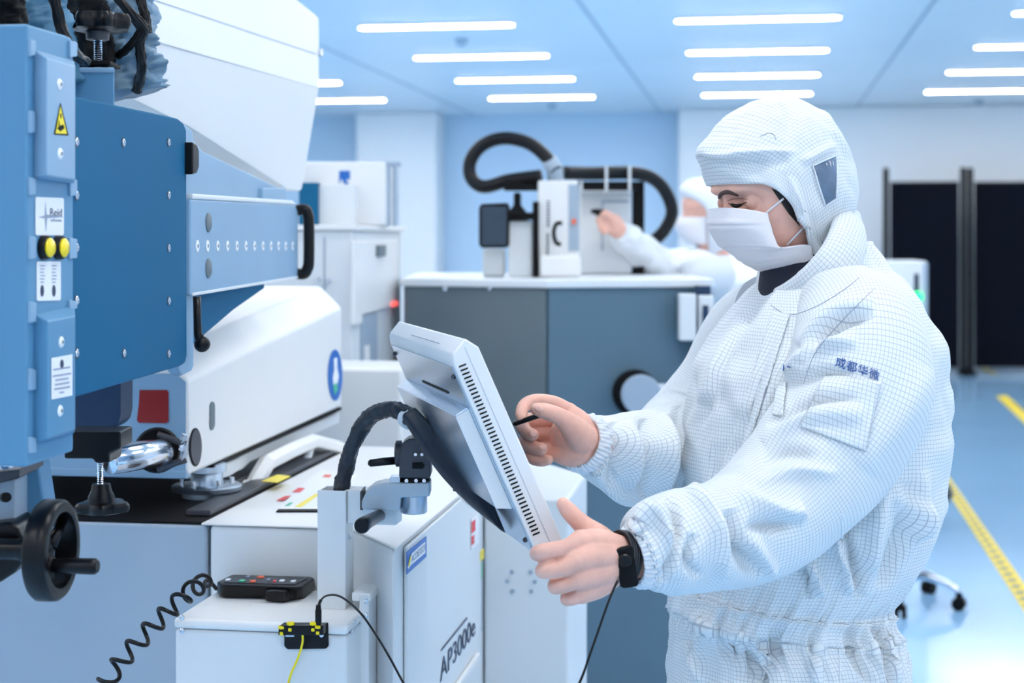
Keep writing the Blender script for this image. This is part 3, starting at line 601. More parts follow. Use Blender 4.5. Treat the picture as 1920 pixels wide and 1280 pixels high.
# ---------------------------------------------------------------- handwheel with its gearbox
hw = thing('handwheel', 'glossy black handwheel with crank handle at the left edge', 'handwheel', P(80, 1030, 1.88))
hx = Vector((1, 0, 0)); hx = (CR * .995 - CD * .09).normalized()
hc = P(118, 1031, 1.87)
obj('rim', MB().lathe(hc, -hx, [(0, .046), (-.001, .05), (.0, .057), (.004, .0605), (.01, .061), (.024, .061), (.028, .058), (.028, .046), (.004, .0455), (0, .046)], 72, cap=False), M['black'], hw, smooth='auto')
for k in range(3):
    an = k * 2.094 + .5; u1 = hx.cross(UP).normalized(); d = u1 * math.cos(an) + UP * math.sin(an)
    obj('spoke', MB().tube([hc - hx * .018 + d * .008, hc - hx * .018 + d * .05], [.008, .006], 10), M['black'], hw, smooth=True)
obj('hub', MB().lathe(hc - hx * .015, -hx, [(0, .012), (.004, .016), (.03, .016), (.04, .013), (.085, .013)]), M['black'], hw, smooth='auto')
hq = P(100, 1060, 1.85)
obj('crank_handle', MB().lathe(hq, hx, [(0, .005), (.0, .0085), (.046, .0098), (.052, .0095), (.055, .007)]), M['black'], hw, smooth='auto')
gb = thing('gear_bracket', 'dark grey gearbox and bracket beside the handwheel, cut by the picture edge', 'gearbox', P(10, 1000, 1.95))
obj('plate', MB().prism([P(x, y, 1.9) for x, y in ((-40, 888), (36, 879), (36, 896), (-40, 916))], CD * .1), M['dgrey'], gb, bevel=.002)
obj('column', MB().prism([P(x, y, 1.93) for x, y in ((-40, 905), (28, 898), (28, 1000), (-40, 1010))], CD * .06), M['grey'], gb, bevel=.003)
obj('gear_housing', MB().prism([P(x, y, 1.9) for x, y in ((-40, 985), (18, 978), (34, 992), (46, 1020), (44, 1050), (26, 1075), (0, 1092), (-40, 1100))], CD * .08), M['black'], gb, bevel=.006)
obj('bolt', MB().cyl(P(8, 932, 1.9), P(12, 932, 1.84), .006), M['blackm'], gb, smooth='auto')
obj('bolt', MB().lathe(P(12, 883, 1.93), UP, [(0, .013), (.003, .013), (.004, .009), (.007, .008)]), M['chrome'], gb, smooth='auto')

# ---------------------------------------------------------------- control box with yellow buttons
X1 = P(51, HZ, 1.75).x
def b1(px, py, off=0.0): return onx(px, py, X1 + off)
cb = thing('control_box', 'tall light blue control box with two yellow buttons at the left edge', 'control box', (X1 - .1, P(51, HZ, 1.75).y + .06, 1.25))
obj('housing', MB().prism([b1(x, y) for x, y in ((51, 44), (126, 66), (135, 70), (139, 80), (139, 846), (51, 876))], (-.26, 0, 0)), M['blue2'], cb, bevel=.006)
def frust(name, base, top, h, m, par, bevel=.002):
    return obj(name, MB().rings([[b1(x, y, -.001) for x, y in base], [b1(x, y, h) for x, y in top]]), m, par, bevel=bevel)
uc = frust('upper_cover', ((63, 92), (139.5, 114), (139.5, 346), (63, 334)), ((88, 109), (141, 124), (141, 338), (88, 329)), .018, M['blue3'], cb)
lc = frust('lower_cover', ((63, 588), (139.5, 572), (139.5, 812), (63, 832)), ((90, 602), (141, 592), (141, 806), (90, 822)), .018, M['blue2'], cb)
for px, py, par in ((112, 158, uc), (113, 288, uc), (115, 641, lc), (113, 770, lc)):
    q = b1(px, py, .018); s_ = obj('screw', MB().lathe(q, (1, 0, 0), [(0, .0068), (.0006, .0062), (.002, .004)], 20), M['label'], par, smooth='auto'); obj('socket', MB().cyl(q, q + Vector((.0024, 0, 0)), .0025, n=6), M['slate'], s_)
wt = obj('warning_triangle', MB().prism([b1(*q, .0182) for q in ((113, 193), (128, 254), (101, 252))], (.0006, 0, 0)), M['blackm'], uc)
obj('triangle_face', MB().prism([b1(*q, .019) for q in ((113, 200), (125, 251), (104, 250))], (.0004, 0, 0)), M['yellow'], wt)
obj('hand_pictogram', MB().prism([b1(*q, .0196) for q in ((110, 225), (112, 236), (118, 233), (121, 240), (113, 246), (107, 240), (110, 238))], (.0004, 0, 0)), M['blackm'], wt)
obj('exclamation', MB().prism([b1(*q, .0196) for q in ((113, 213), (115, 213), (114.6, 222), (113.4, 222))], (.0004, 0, 0)), M['blackm'], wt)
r1 = obj('maker_label', MB().prism([b1(*q, .0004) for q in ((66, 372), (68, 369), (117, 371), (119, 374), (119, 438), (117, 441), (68, 441), (66, 438))], (.0006, 0, 0)), M['label'], cb)
sidetext('label_lettering', 'Reid', M['ink'], r1, X1 + .0012, (93, 404), (115, 402), (93, 390), .0002)
sidetext('label_lettering', 'ashman', M['inkl'], r1, X1 + .0012, (95, 415), (115, 414), (95, 409), .0002)
mb = MB().prism([b1(*q, .0012) for q in ((85, 378), (87, 402), (118, 406), (118, 407), (88, 409), (86, 434), (84, 409), (72, 407), (84, 404))], (.0003, 0, 0)); obj('star_emblem', mb, M['inkl'], r1)
for px in (80, 107):
    q = b1(px, 464); b_ = obj('push_button', MB().lathe(q, (1, 0, 0), [(0, .0142), (.006, .0142), (.0085, .0128), (.0085, .011)], 32), M['black'], cb, smooth='auto')
    obj('button_lens', MB().lathe(q + Vector((.007, 0, 0)), (1, 0, 0), [(0, .0112), (.003, .0112), (.0052, .0085), (.006, 0)], 32), M['yelbtn'], b_, smooth='auto')
r2 = obj('legend_label', MB().prism([b1(*q, .0004) for q in ((68, 492), (70, 490), (112, 490), (113, 492), (113, 560), (111, 563), (70, 564), (68, 562))], (.0008, 0, 0)), M['label'], cb)
for px in (79, 101):
    obj('oval_mark', MB().prism([b1(x, y, .0014) for x, y in circ(px, 545, 3.2, 11, 20)], (.0003, 0, 0)), M['ink'], r2)
    mb = MB()
    for k in range(6): mb.prism([b1(px - 4 + (k % 2), 497 + k * 6.2, .0014), b1(px + 5 - (k % 3), 497 + k * 6.2, .0014), b1(px + 5 - (k % 3), 499 + k * 6.2, .0014), b1(px - 4 + (k % 2), 499 + k * 6.2, .0014)], (.0003, 0, 0))
    tag(obj('small_print', mb, M['inkl'], r2), kind='stuff')
r3 = obj('notice_label', MB().prism([b1(*q, .0184) for q in ((96, 671), (135, 664), (135, 741), (96, 749))], (.0006, 0, 0)), M['label'], lc)
mb = MB()
for k, (l, r) in enumerate(((100, 131), (99, 133), (104, 128), (103, 130), (102, 131), (112, 120))):
    y = 693 + k * 8.2 - (4 if k < 1 else 0); mb.prism([b1(l, y + (115 - l) * .16, .0192), b1(r, y + (115 - r) * .16, .0192), b1(r, y + 3 + (115 - r) * .16, .0192), b1(l, y + 3 + (115 - l) * .16, .0192)], (.0003, 0, 0))
tag(obj('small_print', mb, M['inkl'], r3), kind='stuff')
obj('seal_mark', MB().prism([b1(x, y, .0192) for x, y in circ(116, 682, 3.2, 8, 20)], (.0003, 0, 0)), M['ink'], r3)
for x0, x1, y0_, y1 in ((51, 61, 74, 106), (51, 61, 207, 250), (51, 61, 332, 366), (51, 62, 442, 487), (51, 62, 565, 606), (51, 62, 690, 732), (51, 62, 818, 850), (126, 139, 76, 108), (126, 139, 334, 368), (125, 139, 445, 486), (125, 139, 562, 580)):
    obj('housing_tab', MB().prism([b1(x, y, -.001) for x, y in ((x0, y0_), (x1, y0_ + 3), (x1, y1 - 2), (x0, y1))], (.0045, 0, 0)), M['blue3'], cb, bevel=.0012)
# ---------------------------------------------------------------- wrapped cables at the top left
def wrap(name, pts, r, m, label, cat, amp=.008, seed=0, f=26):
    pp = spline([(*q, ) for q in pts], 70); path = [P(x, y, Y) for x, y, Y in pp]
    def rf(k, t): return amp * (noise.noise(Vector((math.cos(t) * 2.2, math.sin(t) * 2.2, k * 3.0 / f + seed))) + .6 * abs(noise.noise(Vector((math.cos(t) * 4, math.sin(t) * 4, k * 9.0 / f + seed)))))
    return tag(obj(name, MB().tube(path, r, 40, rf), m, loc=path[0], smooth=True), label, cat)
wrap('cable_wrap', [(70, -60, 2.1), (72, 20, 2.1), (90, 80, 2.1), (98, 150, 2.12)], .036, M['tarp'], 'teal blue cloth cable wrap above the control box', 'cable', .012, 1)
wrap('cable_wrap', [(232, -60, 2.42), (226, 20, 2.42), (226, 90, 2.42), (240, 140, 2.42), (248, 176, 2.42)], .046, M['tarpg'], 'crumpled grey blue cable wrap behind the star knob beside the white cover', 'cable', .03, 5, 40)
wrap('cable_wrap', [(150, -60, 2.3), (160, 10, 2.3), (170, 80, 2.32), (178, 130, 2.35)], .028, M['blackm'], 'dark cable bundle directly behind the star knob', 'cable', .012, 9)
wrap('cable_wrap', [(12, -60, 1.98), (10, 10, 1.98), (24, 60, 2.0)], .022, M['blackm'], 'dark cable at the top left corner above the control box', 'cable', .006, 11)
wrap('cable_strap', [(98, -20, 1.98), (112, 40, 1.99), (132, 92, 2.0), (160, 116, 2.06)], .007, M['black'], 'black braided strap running down beside the teal wrap', 'strap', .002, 3)
wrap('cable_strap', [(210, -20, 2.28), (245, 25, 2.28), (268, 54, 2.3), (262, 82, 2.32), (266, 120, 2.33), (262, 150, 2.35), (256, 172, 2.36)], .0068, M['black'], 'black braided strap wound around the grey wrap', 'strap', .003, 4)
wrap('cable_strap', [(268, 52, 2.3), (256, 70, 2.3), (240, 90, 2.33), (222, 104, 2.36)], .0055, M['blackm'], 'short black strap crossing the grey wrap', 'strap', .002, 6)
wrap('cable_strap', [(258, -20, 2.36), (272, 30, 2.36), (276, 62, 2.36)], .007, M['black'], 'black hose end beside the white cover', 'strap', .002, 7)
# ---------------------------------------------------------------- small side cabinet with remote and jack
zj = .938
ja, jb = P(327, HZ, 2.32), P(664, HZ, 2.32); ja2 = ony(327, HZ, yf - .012)
sc_ = thing('side_cabinet', 'low white cabinet carrying the black remote, in front of the prober', 'cabinet', (ja.x, ja.y, 0))
jy = min(ja.y, jb.y)
obj('body', MB().box((ja.x, jy, .03), (jb.x, yf - .012, zj - .016)), M['offw'], sc_, bevel=.006)
obj('lid', MB().box((ja.x - .001, jy - .0015, zj - .0155), (jb.x + .001, yf - .012, zj)), M['white'], sc_, bevel=.005)
obj('plinth', MB().box((ja.x + .02, jy + .02, 0), (jb.x - .02, yf - .03, .03)), M['blackm'], sc_)
for px, py in ((341, 1157), (341, 1182)):
    q = ony(px, py, jy - .001); s_ = obj('screw', MB().ball(q, .0042, 16, (1, .6, 1)), M['chrome'], sc_, smooth=True)
for px, py in ((652, 1183), (657, 1166)):
    q = onx(px + 8, py, jb.x + .001); obj('screw', MB().ball(q, .0038, 16, (.6, 1, 1)), M['chrome'], sc_, smooth=True)
ba, bb = P(673, HZ, 2.36), P(692, HZ, 2.36)
bc = thing('rail_bracket', 'narrow white upright bracket right of the low white cabinet', 'bracket', (ba.x, ba.y, 0))
zq = P(0, 1113, 2.36).z
obj('upright', MB().box((ba.x, ba.y, 0), (bb.x, ba.y + .05, zq)), M['offw'], bc, bevel=.003)
obj('top_flange', MB().box((ba.x - .012, ba.y + .002, zq - .012), (bb.x + .002, ba.y + .07, zq + .001)), M['white'], bc, bevel=.002)
for py in (1126, 1153): obj('screw', MB().ball(ony(685, py, ba.y), .0045, 16, (1, .6, 1)), M['chrome'], bc, smooth=True)
# remote control with coiled cord
rm = thing('remote_control', 'black remote control with coloured keys lying on the low white cabinet', 'remote control', onz(495, 1105, zj))
zr = zj + .0005
def zpoly(pts, z): return [onz(x, y, z) for x, y in pts]
lowp = [(404, 1105), (412, 1119), (420, 1121), (560, 1124), (572, 1121), (592, 1104), (592, 1096), (440, 1093), (428, 1094)]
hip = [(406, 1090), (413, 1095), (421, 1096), (558, 1101), (567, 1099), (589, 1084), (585, 1081), (440, 1077), (431, 1078)]
obj('body', MB().rings([zpoly(lowp, zr), zpoly([(x, y) for x, y in hip], zr + .023)]), M['black'], rm, bevel=.004, seg=3)
fc = obj('key_panel', MB().prism(zpoly([(419, 1092), (552, 1096), (576, 1085), (440, 1080)], zr + .0232), (0, 0, .0008)), M['dgrey'], rm)
fcc = [(488, 1082, 'orange', 7), (473, 1090, 'orange', 6), (453, 1089, 'green', 6), (427, 1087, 'label', 5), (514, 1090, 'redb', 3), (528, 1089, 'label', 5), (549, 1090, 'label', 5), (503, 1087, 'inkl', 3), (464, 1081, 'inkl', 4)]
for px, py, m, w_ in fcc:
    obj('key', MB().prism(zpoly([(px - w_, py + 1.6), (px + w_ - 1, py + 1.8), (px + w_ + 1.5, py - 1.2), (px - w_ + 3, py - 1.4)], zr + .024), (0, 0, .0018)), M[m], fc, bevel=.0006)
cp = spline([(406, 1104, 2.4), (392, 1090, 2.39), (376, 1096, 2.34), (352, 1112, 2.3), (322, 1140, 2.28), (290, 1170, 2.27), (255, 1207, 2.26), (222, 1245, 2.25), (195, 1285, 2.25), (185, 1305, 2.25)], 560)
fr = frames([P(x, y, Y) for x, y, Y in cp]); coil = []
for k, (p, a, b) in enumerate(fr):
    rr = .0125 * min(1, max(0, (k - 50) / 60)); an = k / 560 * 2 * math.pi * 10.5
    coil.append(p + (a * math.cos(an) + b * math.sin(an)) * rr)
obj('coiled_cord', MB().tube(coil, .0032, 8), M['black'], rm, smooth=True)
kb = thing('star_grip', 'loose black grip knob lying beside the remote control', 'knob', onz(526, 1128, zj))
q = onz(526, 1123, zj + .001); obj('knob', star(q, .0265, .019, 6, 96), M['black'], kb, smooth='auto')
# grounding jack
gj = thing('grounding_jack', 'black jack block with yellow snap studs on the low cabinet\'s front', 'jack', ony(570, 1190, jy))
yj = jy - .0015
def jf(px, py, o=0): return ony(px, py, yj - o)
obj('backplate', MB().prism([jf(*q) for q in ((534, 1170), (616, 1166), (617, 1210), (612, 1215), (540, 1216), (534, 1210))], (0, -.004, 0)), M['black'], gj, bevel=.0015)
obj('socket_bar', MB().prism([jf(*q) for q in ((530, 1176), (532, 1166), (614, 1166), (614, 1184), (530, 1184))], (0, -.022, 0)), M['black'], gj, bevel=.0015)
obj('steel_plate', MB().prism([jf(*q, .004) for q in ((536, 1188), (552, 1188), (552, 1193), (536, 1193))], (0, -.002, 0)), M['steel'], gj)
for px, py in ((529, 1180), (545, 1173), (588, 1173), (597, 1179)):
    q = jf(px, py, .018)
    s_ = obj('snap_stud', MB().lathe(q - UP * .008, UP, [(0, .003), (.001, .0048), (.005, .0048), (.006, .0036), (.009, .0036), (.010, .0058), (.013, .0058), (.014, .004)], 24), M['yellow'], gj, smooth='auto')
obj('bolt', MB().ball(jf(603, 1190, .006), .004, 14), M['chrome'], gj, smooth=True)
yc = tag(obj('yellow_wire', MB().tube([jf(x, y, o) for x, y, o in spline([(567, 1184, .02), (567, 1205, .018), (558, 1235, .014), (545, 1265, .012), (536, 1300, .012)], 30)], .0017, 8), M['yellow'], loc=jf(567, 1184), smooth=True), 'thin yellow wire hanging from the black jack block', 'wire')
gc = thing('grounding_lead', 'thin black cord arching from the jack to the worker\'s wrist', 'cord', jf(597, 1160, .018))
q = jf(597, 1172, .018)
obj('plug', MB().lathe(q, UP, [(0, .0036), (.006, .0048), (.022, .0048), (.024, .004), (.03, .0036)], 20), M['black'], gc, smooth='auto')
cpp = spline([(597, 1150, 2.29), (600, 1128, 2.27), (614, 1116, 2.24), (640, 1119, 2.2), (675, 1148, 2.15), (705, 1190, 2.1), (732, 1235, 2.05), (765, 1295, 2.0), (830, 1400, 1.95), (930, 1470, 1.9), (1010, 1430, 1.88), (1082, 1290, 1.88), (1112, 1210, 1.88), (1140, 1130, 1.885), (1158, 1088, 1.9)], 160)
obj('cord', MB().tube([P(x, y, Y) for x, y, Y in cpp], [.0026 if k < 14 else .0016 for k in range(160)], 8), M['black'], gc, smooth=True)
# ---------------------------------------------------------------- display arm
pa = P(595, HZ, 2.38); pb = P(650, HZ, 2.38)
ar = thing('display_arm', 'white post with aluminium swivel arm holding the tilted display', 'monitor arm', (pa.x, pa.y, zj))
ztp = P(0, 919, 2.38).z; py0 = pa.y
mb = MB(); x0, x1, y0_, y1 = pa.x, pb.x, py0, py0 + .048; th_ = .003
for lo, hi in (((x0, y0_, zj), (x1, y0_ + th_, ztp)), ((x0, y1 - th_, zj), (x1, y1, ztp)), ((x0, y0_ + th_, zj), (x0 + th_, y1 - th_, ztp)), ((x1 - th_, y0_ + th_, zj), (x1, y1 - th_, ztp))): mb.box(lo, hi)
obj('post', mb, M['offw'], ar, bevel=.0008)
obj('mount_block', MB().box((x1 + .0005, py0 + .006, P(0, 980, 2.39).z), (P(750, HZ, 2.39).x, py0 + .046, P(0, 916, 2.39).z)), M['offw'], ar, bevel=.003)
obj('screw', MB().ball(Vector((x1 + .001, py0 + .02, P(0, 1008, 2.38).z)), .0045, 14, (.6, 1, 1)), M['chrome'], ar, smooth=True)
obj('swivel_arm', MB().prism([P(x, y, 2.33) for x, y in ((678, 955), (678, 940), (686, 922), (700, 911), (718, 906), (806, 904), (806, 931), (752, 933), (750, 958))], CD * .05), M['arm'], ar, bevel=.003)
obj('swivel_gap', MB().prism([P(x, y, 2.335) for x, y in ((675, 922), (681, 918), (681, 956), (675, 956))], CD * .04), M['dgrey'], ar, bevel=.001)
obj('swivel_barrel', MB().lathe(P(776, 928, 2.355), -UP, [(0, .02), (.02, .0205), (.025, .0205), (.027, .018)], 40), M['steel'], ar, smooth='auto')
obj('base_collar', MB().lathe(P(777, 907, 2.355), UP, [(0, .024), (.011, .024), (.012, .021)], 40), M['blackm'], ar, smooth='auto')
obj('spacer', MB().obox(P(742, 899, 2.35), CR * .008, CD * .015, UP * .006), M['steel'], ar, bevel=.001)
hd = obj('tilt_head', MB().prism([P(x, y, 2.33) for x, y in ((748, 896), (749, 845), (755, 830), (766, 822), (780, 822), (792, 830), (806, 850), (808, 892), (804, 898))], CD * .05), M['dgrey'], ar, bevel=.004, seg=3)
for px, py in ((762, 901), (780, 901), (795, 901)): obj('screw', MB().cyl(P(px, py, 2.332), P(px, py, 2.326), .0028, n=14), M['chrome'], ar)
obj('head_slot', MB().prism([P(x, y, 2.3285) for x, y in ((773, 867), (792, 866), (797, 872), (793, 879), (773, 878))], CD * .003), M['blackm'], hd)
for px in (779, 791): obj('screw', MB().cyl(P(px, 852, 2.331), P(px, 852, 2.326), .0024, n=14), M['chrome'], hd)
obj('side_disc', MB().lathe(P(753, 850, 2.355), -CR, [(0, .02), (.008, .02), (.01, .016)], 32), M['dgrey'], hd, smooth='auto')
lv = obj('tilt_lever', MB().tube([P(752, 862, 2.355), P(720, 865, 2.35), P(694, 868, 2.345), P(690, 868, 2.345)], [.0062, .0062, .0056, .003], 16), M['black'], ar, smooth=True)
cl = obj('clamp_lever', MB().tube([P(712, 966, 2.34), P(700, 972, 2.3), P(685, 980, 2.24), P(679, 985, 2.2), P(678, 986, 2.197)], [.0085, .0095, .0105, .0115, .010], 28), M['black'], ar, smooth='auto')
obj('clamp_stud', MB().cyl(P(716, 970, 2.37), P(712, 966, 2.335), .006), M['chrome'], ar, smooth='auto')
# ---------------------------------------------------------------- the tilted operator display
wv = (CR * -.25 + CD * .968).normalized(); hv = wv.cross(UP).normalized()
if hv.dot(CR) < 0: hv = -hv
A_ = P(843, 667, 1.98)
# long edge direction lies in the plane square to wv
def fit(px, py, base):        # point of the plane through base, normal wv
    return onpl(px, py, base, wv)
Bn = fit(1013, 1054, A_); Lv = (Bn - A_); LL = Lv.length; Lv.normalize(); Nv = Lv.cross(wv).normalized()
if Nv.dot(CR) < 0: Nv = -Nv
Cq = fit(905, 667, A_); TT = (Cq - A_).dot(Nv)
WW = .47
def mp(l, t, w_): return A_ + Lv * l + Nv * t + wv * w_
dm = thing('operator_display', 'white slotted operator display with metal back, tilted in the worker\'s hands', 'display', mp(LL / 2, TT / 2, WW / 2))
lip = .004
obj('case', MB().prism([mp(0, lip, 0), mp(.012, 0, 0), mp(LL - .01, 0, 0), mp(LL, lip, 0), mp(LL, TT - .004, 0), mp(LL - .004, TT, 0), mp(-.006 + .012, TT, 0), mp(-.012, TT - .012, 0)], wv * WW), M['white'], dm, bevel=.003, seg=3)
obj('back_panel', MB().prism([mp(.016, -.0015, .012), mp(LL - .012, -.0015, .012), mp(LL - .012, -.0015, WW - .012), mp(.016, -.0015, WW - .012)], Nv * .0014), M['zinc'], dm, bevel=.0005)
for l, w_ in ((.03, .02), (.03, WW - .02), (LL - .03, .02), (LL - .03, WW - .02), (LL - .05, WW * .55)):
    obj('screw', MB().ball(mp(l, -.003, w_), .0035, 12), M['dgrey'], dm, smooth=True)
# raised rear box
l0, l1 = LL * .25, LL * .715
obj('rear_box', MB().rings([[mp(l0, -.001, .022), mp(l1 + .012, -.001, .022), mp(l1 + .012, -.001, WW - .02), mp(l0, -.001, WW - .02)],
                           [mp(l0 + .004, -.021, .026), mp(l1, -.021, .026), mp(l1, -.021, WW - .02), mp(l0 + .004, -.021, WW - .02)]]), M['zinc'], dm, bevel=.002)
obj('rear_box_lit_side', MB().prism([mp(l0 + .003, -.0015, .0215), mp(l1 + .01, -.0015, .0215), mp(l1 + .001, -.0205, .0255), mp(l0 + .006, -.0205, .0255)], wv * .003), M['white'], dm, bevel=.0008)  # lit near side of the rear box, painted white
obj('vent_slit', MB().prism([mp(l0 - .012, -.0028, .12), mp(l0 - .012, -.0028, .3), mp(l0 - .009, -.0028, .3), mp(l0 - .009, -.0028, .12)], Nv * .001), M['blackm'], dm)
ns = 44
for k in range(ns):
    l = .018 + k * (LL - .055) / (ns - 1); tcn = TT * .26
    mb = MB().prism([mp(l - .0011, tcn - .0045, -.0006), mp(l + .0011, tcn - .0055, -.0006), mp(l + .0018, tcn + .0045, -.0006), mp(l - .0002, tcn + .0055, -.0006)], wv * .001)
    obj('vent_slot', mb, M['blackm'], dm)
obj('case_seam', MB().prism([mp(-.002, TT * .56, -.0004), mp(LL, TT * .56, -.0004), mp(LL, TT * .56 + .0006, -.0004), mp(-.002, TT * .56 + .0006, -.0004)], wv * .001), M['grey'], dm)
obj('screen', MB().prism([mp(.02, TT + .0004, .03), mp(LL - .03, TT + .0004, .03), mp(LL - .03, TT + .0004, WW - .03), mp(.02, TT + .0004, WW - .03)], Nv * .0006), M['glassd'], dm)
obj('bezel_label', MB().prism([mp(-.0065, TT * .25, .1), mp(-.0065, TT * .25, .3), mp(-.0065, TT * .25 + .0009, .3), mp(-.0065, TT * .25 + .0009, .1)], Lv * .001), M['inkl'], dm)
0 and obj('mount_plate', MB().prism([mp(l1 - .06, -.034, .1), mp(l1 + .03, -.03, .1), mp(l1 + .03, -.03, .3), mp(l1 - .06, -.034, .3)], -Nv * .005), M['zinc'], dm, bevel=.002)
# cable sleeves: round one out of the post, flat one along the back of the display
cs = thing('cable_sleeve', 'black cable sleeve looping from the white post along the display\'s back', 'cable', P(638, 920, 2.4))
pp = spline([(638, 990, 2.40), (640, 925, 2.40), (648, 880, 2.40), (664, 830, 2.39), (690, 786, 2.37), (722, 768, 2.34), (750, 770, 2.31), (778, 790, 2.28)], 90)
def rf(k, t): return .0035 * (noise.noise(Vector((math.cos(t) * 1.6, math.sin(t) * 1.6, k * .16))) + .9 * abs(noise.noise(Vector((math.cos(t) * 2.5, math.sin(t) * 2.5, k * .42 + 4)))))
obj('round_sleeve', MB().tube([P(x, y, Y) for x, y, Y in pp], .0115, 36, rf), M['sleeve'], cs, smooth=True)
q0, q1 = P(762, 782, 2.3), P(770, 787, 2.29)
obj('cable_tie', MB().cyl(q0, q1, .0155, n=30), M['offw'], cs, smooth='auto')
fl = spline([(768, 776, 2.28, 17), (800, 818, 2.25, 22), (838, 870, 2.215, 23), (872, 909, 2.185, 22), (906, 945, 2.155, 18), (941, 992, 2.12, 3)], 60)
rs = []
for k, (x, y, Y, hw_) in enumerate(fl):
    p = P(x, y, Y); nx = fl[min(k + 1, 59)]; pv = fl[max(k - 1, 0)]; d = (P(nx[0], nx[1], nx[2]) - P(pv[0], pv[1], pv[2])).normalized()
    sd_ = d.cross(CD).normalized(); th_ = d.cross(sd_).normalized(); r_ = hw_ * Y / F * .97
    rs.append([p + sd_ * r_ * math.cos(t) + th_ * .010 * math.sin(t) * (1 + .25 * math.cos(3 * t)) for t in [2 * math.pi * i / 28 for i in range(28)]])
obj('flat_sleeve', MB().rings(rs), M['sleeve'], cs, smooth=True)
# ================================================================= the worker in the cleanroom suit
PHI = math.radians(28); PIT = math.radians(18)
Fh = (-CR * math.cos(PHI) - CD * math.sin(PHI)); Lh = (CR * math.sin(PHI) - CD * math.cos(PHI))      # facing, and his left (towards the camera)
HC = P(1452, 350, 2.38)
Ff = (Fh * math.cos(PIT) - UP * math.sin(PIT)); Uf = (UP * math.cos(PIT) + Fh * math.sin(PIT))
def H(f, u, l): return HC + Ff * f + Uf * u + Lh * l
def sm(x): x = min(1, max(0, x)); return x * x * (3 - 2 * x)
def capsule(mb, pts, rs, n=20, steps=6):
    """closed limb through points with a radius at each, round ends"""
    m = len(pts); k = (m - 1) * steps + 1
    sp = spline([(*p, r) for p, r in zip(pts, rs)], k)
    path = [Vector(q[:3]) for q in sp]; rr = [max(.001, q[3]) for q in sp]
    d0 = (path[0] - path[1]).normalized(); d1 = (path[-1] - path[-2]).normalized()
    pre = [(path[0] + d0 * rr[0] * math.sin(a), rr[0] * math.cos(a)) for a in (1.45, 1.1, .75, .4)]
    post = [(path[-1] + d1 * rr[-1] * math.sin(a), rr[-1] * math.cos(a)) for a in (.4, .75, 1.1, 1.45)]
    path = [p for p, _ in pre] + path + [p for p, _ in post]; rr = [r for _, r in pre] + rr + [r for _, r in post]
    mb.tube(path, rr, n); return mb
def pcap(mb, q, n=20, steps=6):      # q: list of (px, py, Y, r)
    return capsule(mb, [P(a, b, c) for a, b, c, _ in q], [r for *_, r in q], n, steps)
body = MB()
# skull and face: rings square to the head's own up axis
def headring(u, ff, fb, l, lean=0, n=72):
    out = []
    for i in range(n):
        t = 2 * math.pi * i / n; c, s_ = math.cos(t), math.sin(t)
        c = math.copysign(abs(c) ** .92, c); s_ = math.copysign(abs(s_) ** .92, s_)
        f = ff * c if c > 0 else -fb * c
        out.append([f, u, l * s_])
    return out
hr = [(.112, .005, -.03, .012), (.107, .035, -.06, .035), (.088, .054, -.085, .048), (.064, .074, -.10, .062), (.045, .090, -.112, .0745), (.03, .0925, -.114, .0755), (.018, .0925, -.114, .0755), (.006, .090, -.112, .0755),
      (-.006, .089, -.11, .075), (-.02, .092, -.105, .0745), (-.04, .093, -.095, .072), (-.06, .088, -.078, .067), (-.08, .078, -.06, .061), (-.1, .060, -.045, .052), (-.115, .042, -.03, .04), (-.122, .02, -.01, .02)]
hs = spline(hr, 60)
def gauss(p, c, s_): return math.exp(-sum(((a - b) / q) ** 2 for a, b, q in zip(p, c, s_)))
rs = []
for (u, ff, fb, l) in hs:
    ring = []
    for f, uu, ll in headring(u, ff, fb, l):
        p = (f, uu, abs(ll)); df = 0
        if f > 0:
            df += .009 * gauss(p, (.09, .022, .028), (.04, .008, .024))          # brow ridge
            df -= .010 * gauss(p, (.08, -.002, .034), (.04, .011, .017))         # eye socket
            df += .020 * gauss(p, (.09, -.03, 0), (.05, .022, .010)) + .009 * gauss(p, (.09, -.004, 0), (.05, .02, .008))  # nose
            df += .006 * gauss(p, (.07, -.03, .045), (.03, .016, .018))          # cheek
        ring.append(H(f + df, uu, ll))
    rs.append(ring)
body.rings(rs)
for s_ in (1, -1): body.ball(H(.0722, -.003, .034 * s_), .0125, 20)
capsule(body, [H(-.03, -.06, 0), H(-.045, -.12, 0), P(1540, 560, 2.38), P(1530, 640, 2.38)], [.054, .05, .045, .05], 28)
# trunk and arms under the clothes
capsule(body, [P(1530, 660, 2.38), P(1505, 900, 2.37), P(1480, 1160, 2.37), P(1478, 1300, 2.37)], [.06, .1, .10, .095], 28)
capsule(body, [P(1520, 610, 2.37) + Lh * .02, P(1640, 640, 2.19), P(1430, 990, 2.13), P(1290, 1015, 2.04), P(1172, 1046, 1.972)], [.06, .055, .042, .038, .0275], 24, 8)
capsule(body, [P(1520, 610, 2.37) - Lh * .02, P(1420, 630, 2.53), P(1300, 850, 2.5), P(1200, 845, 2.38), P(1100, 828, 2.235)], [.06, .052, .042, .036, .028], 24, 8)
for s_ in (1, -1):
    hp_ = P(1478, 1260, 2.37) + Lh * .085 * s_
    capsule(body, [hp_, Vector((hp_.x, hp_.y, .48)) + Fh * .02, Vector((hp_.x, hp_.y, .09))], [.074, .058, .045], 24)
    ft_ = Vector((hp_.x, hp_.y, .05)); capsule(body, [ft_ - Fh * .04, ft_ + Fh * .13], [.03, .026], 20)
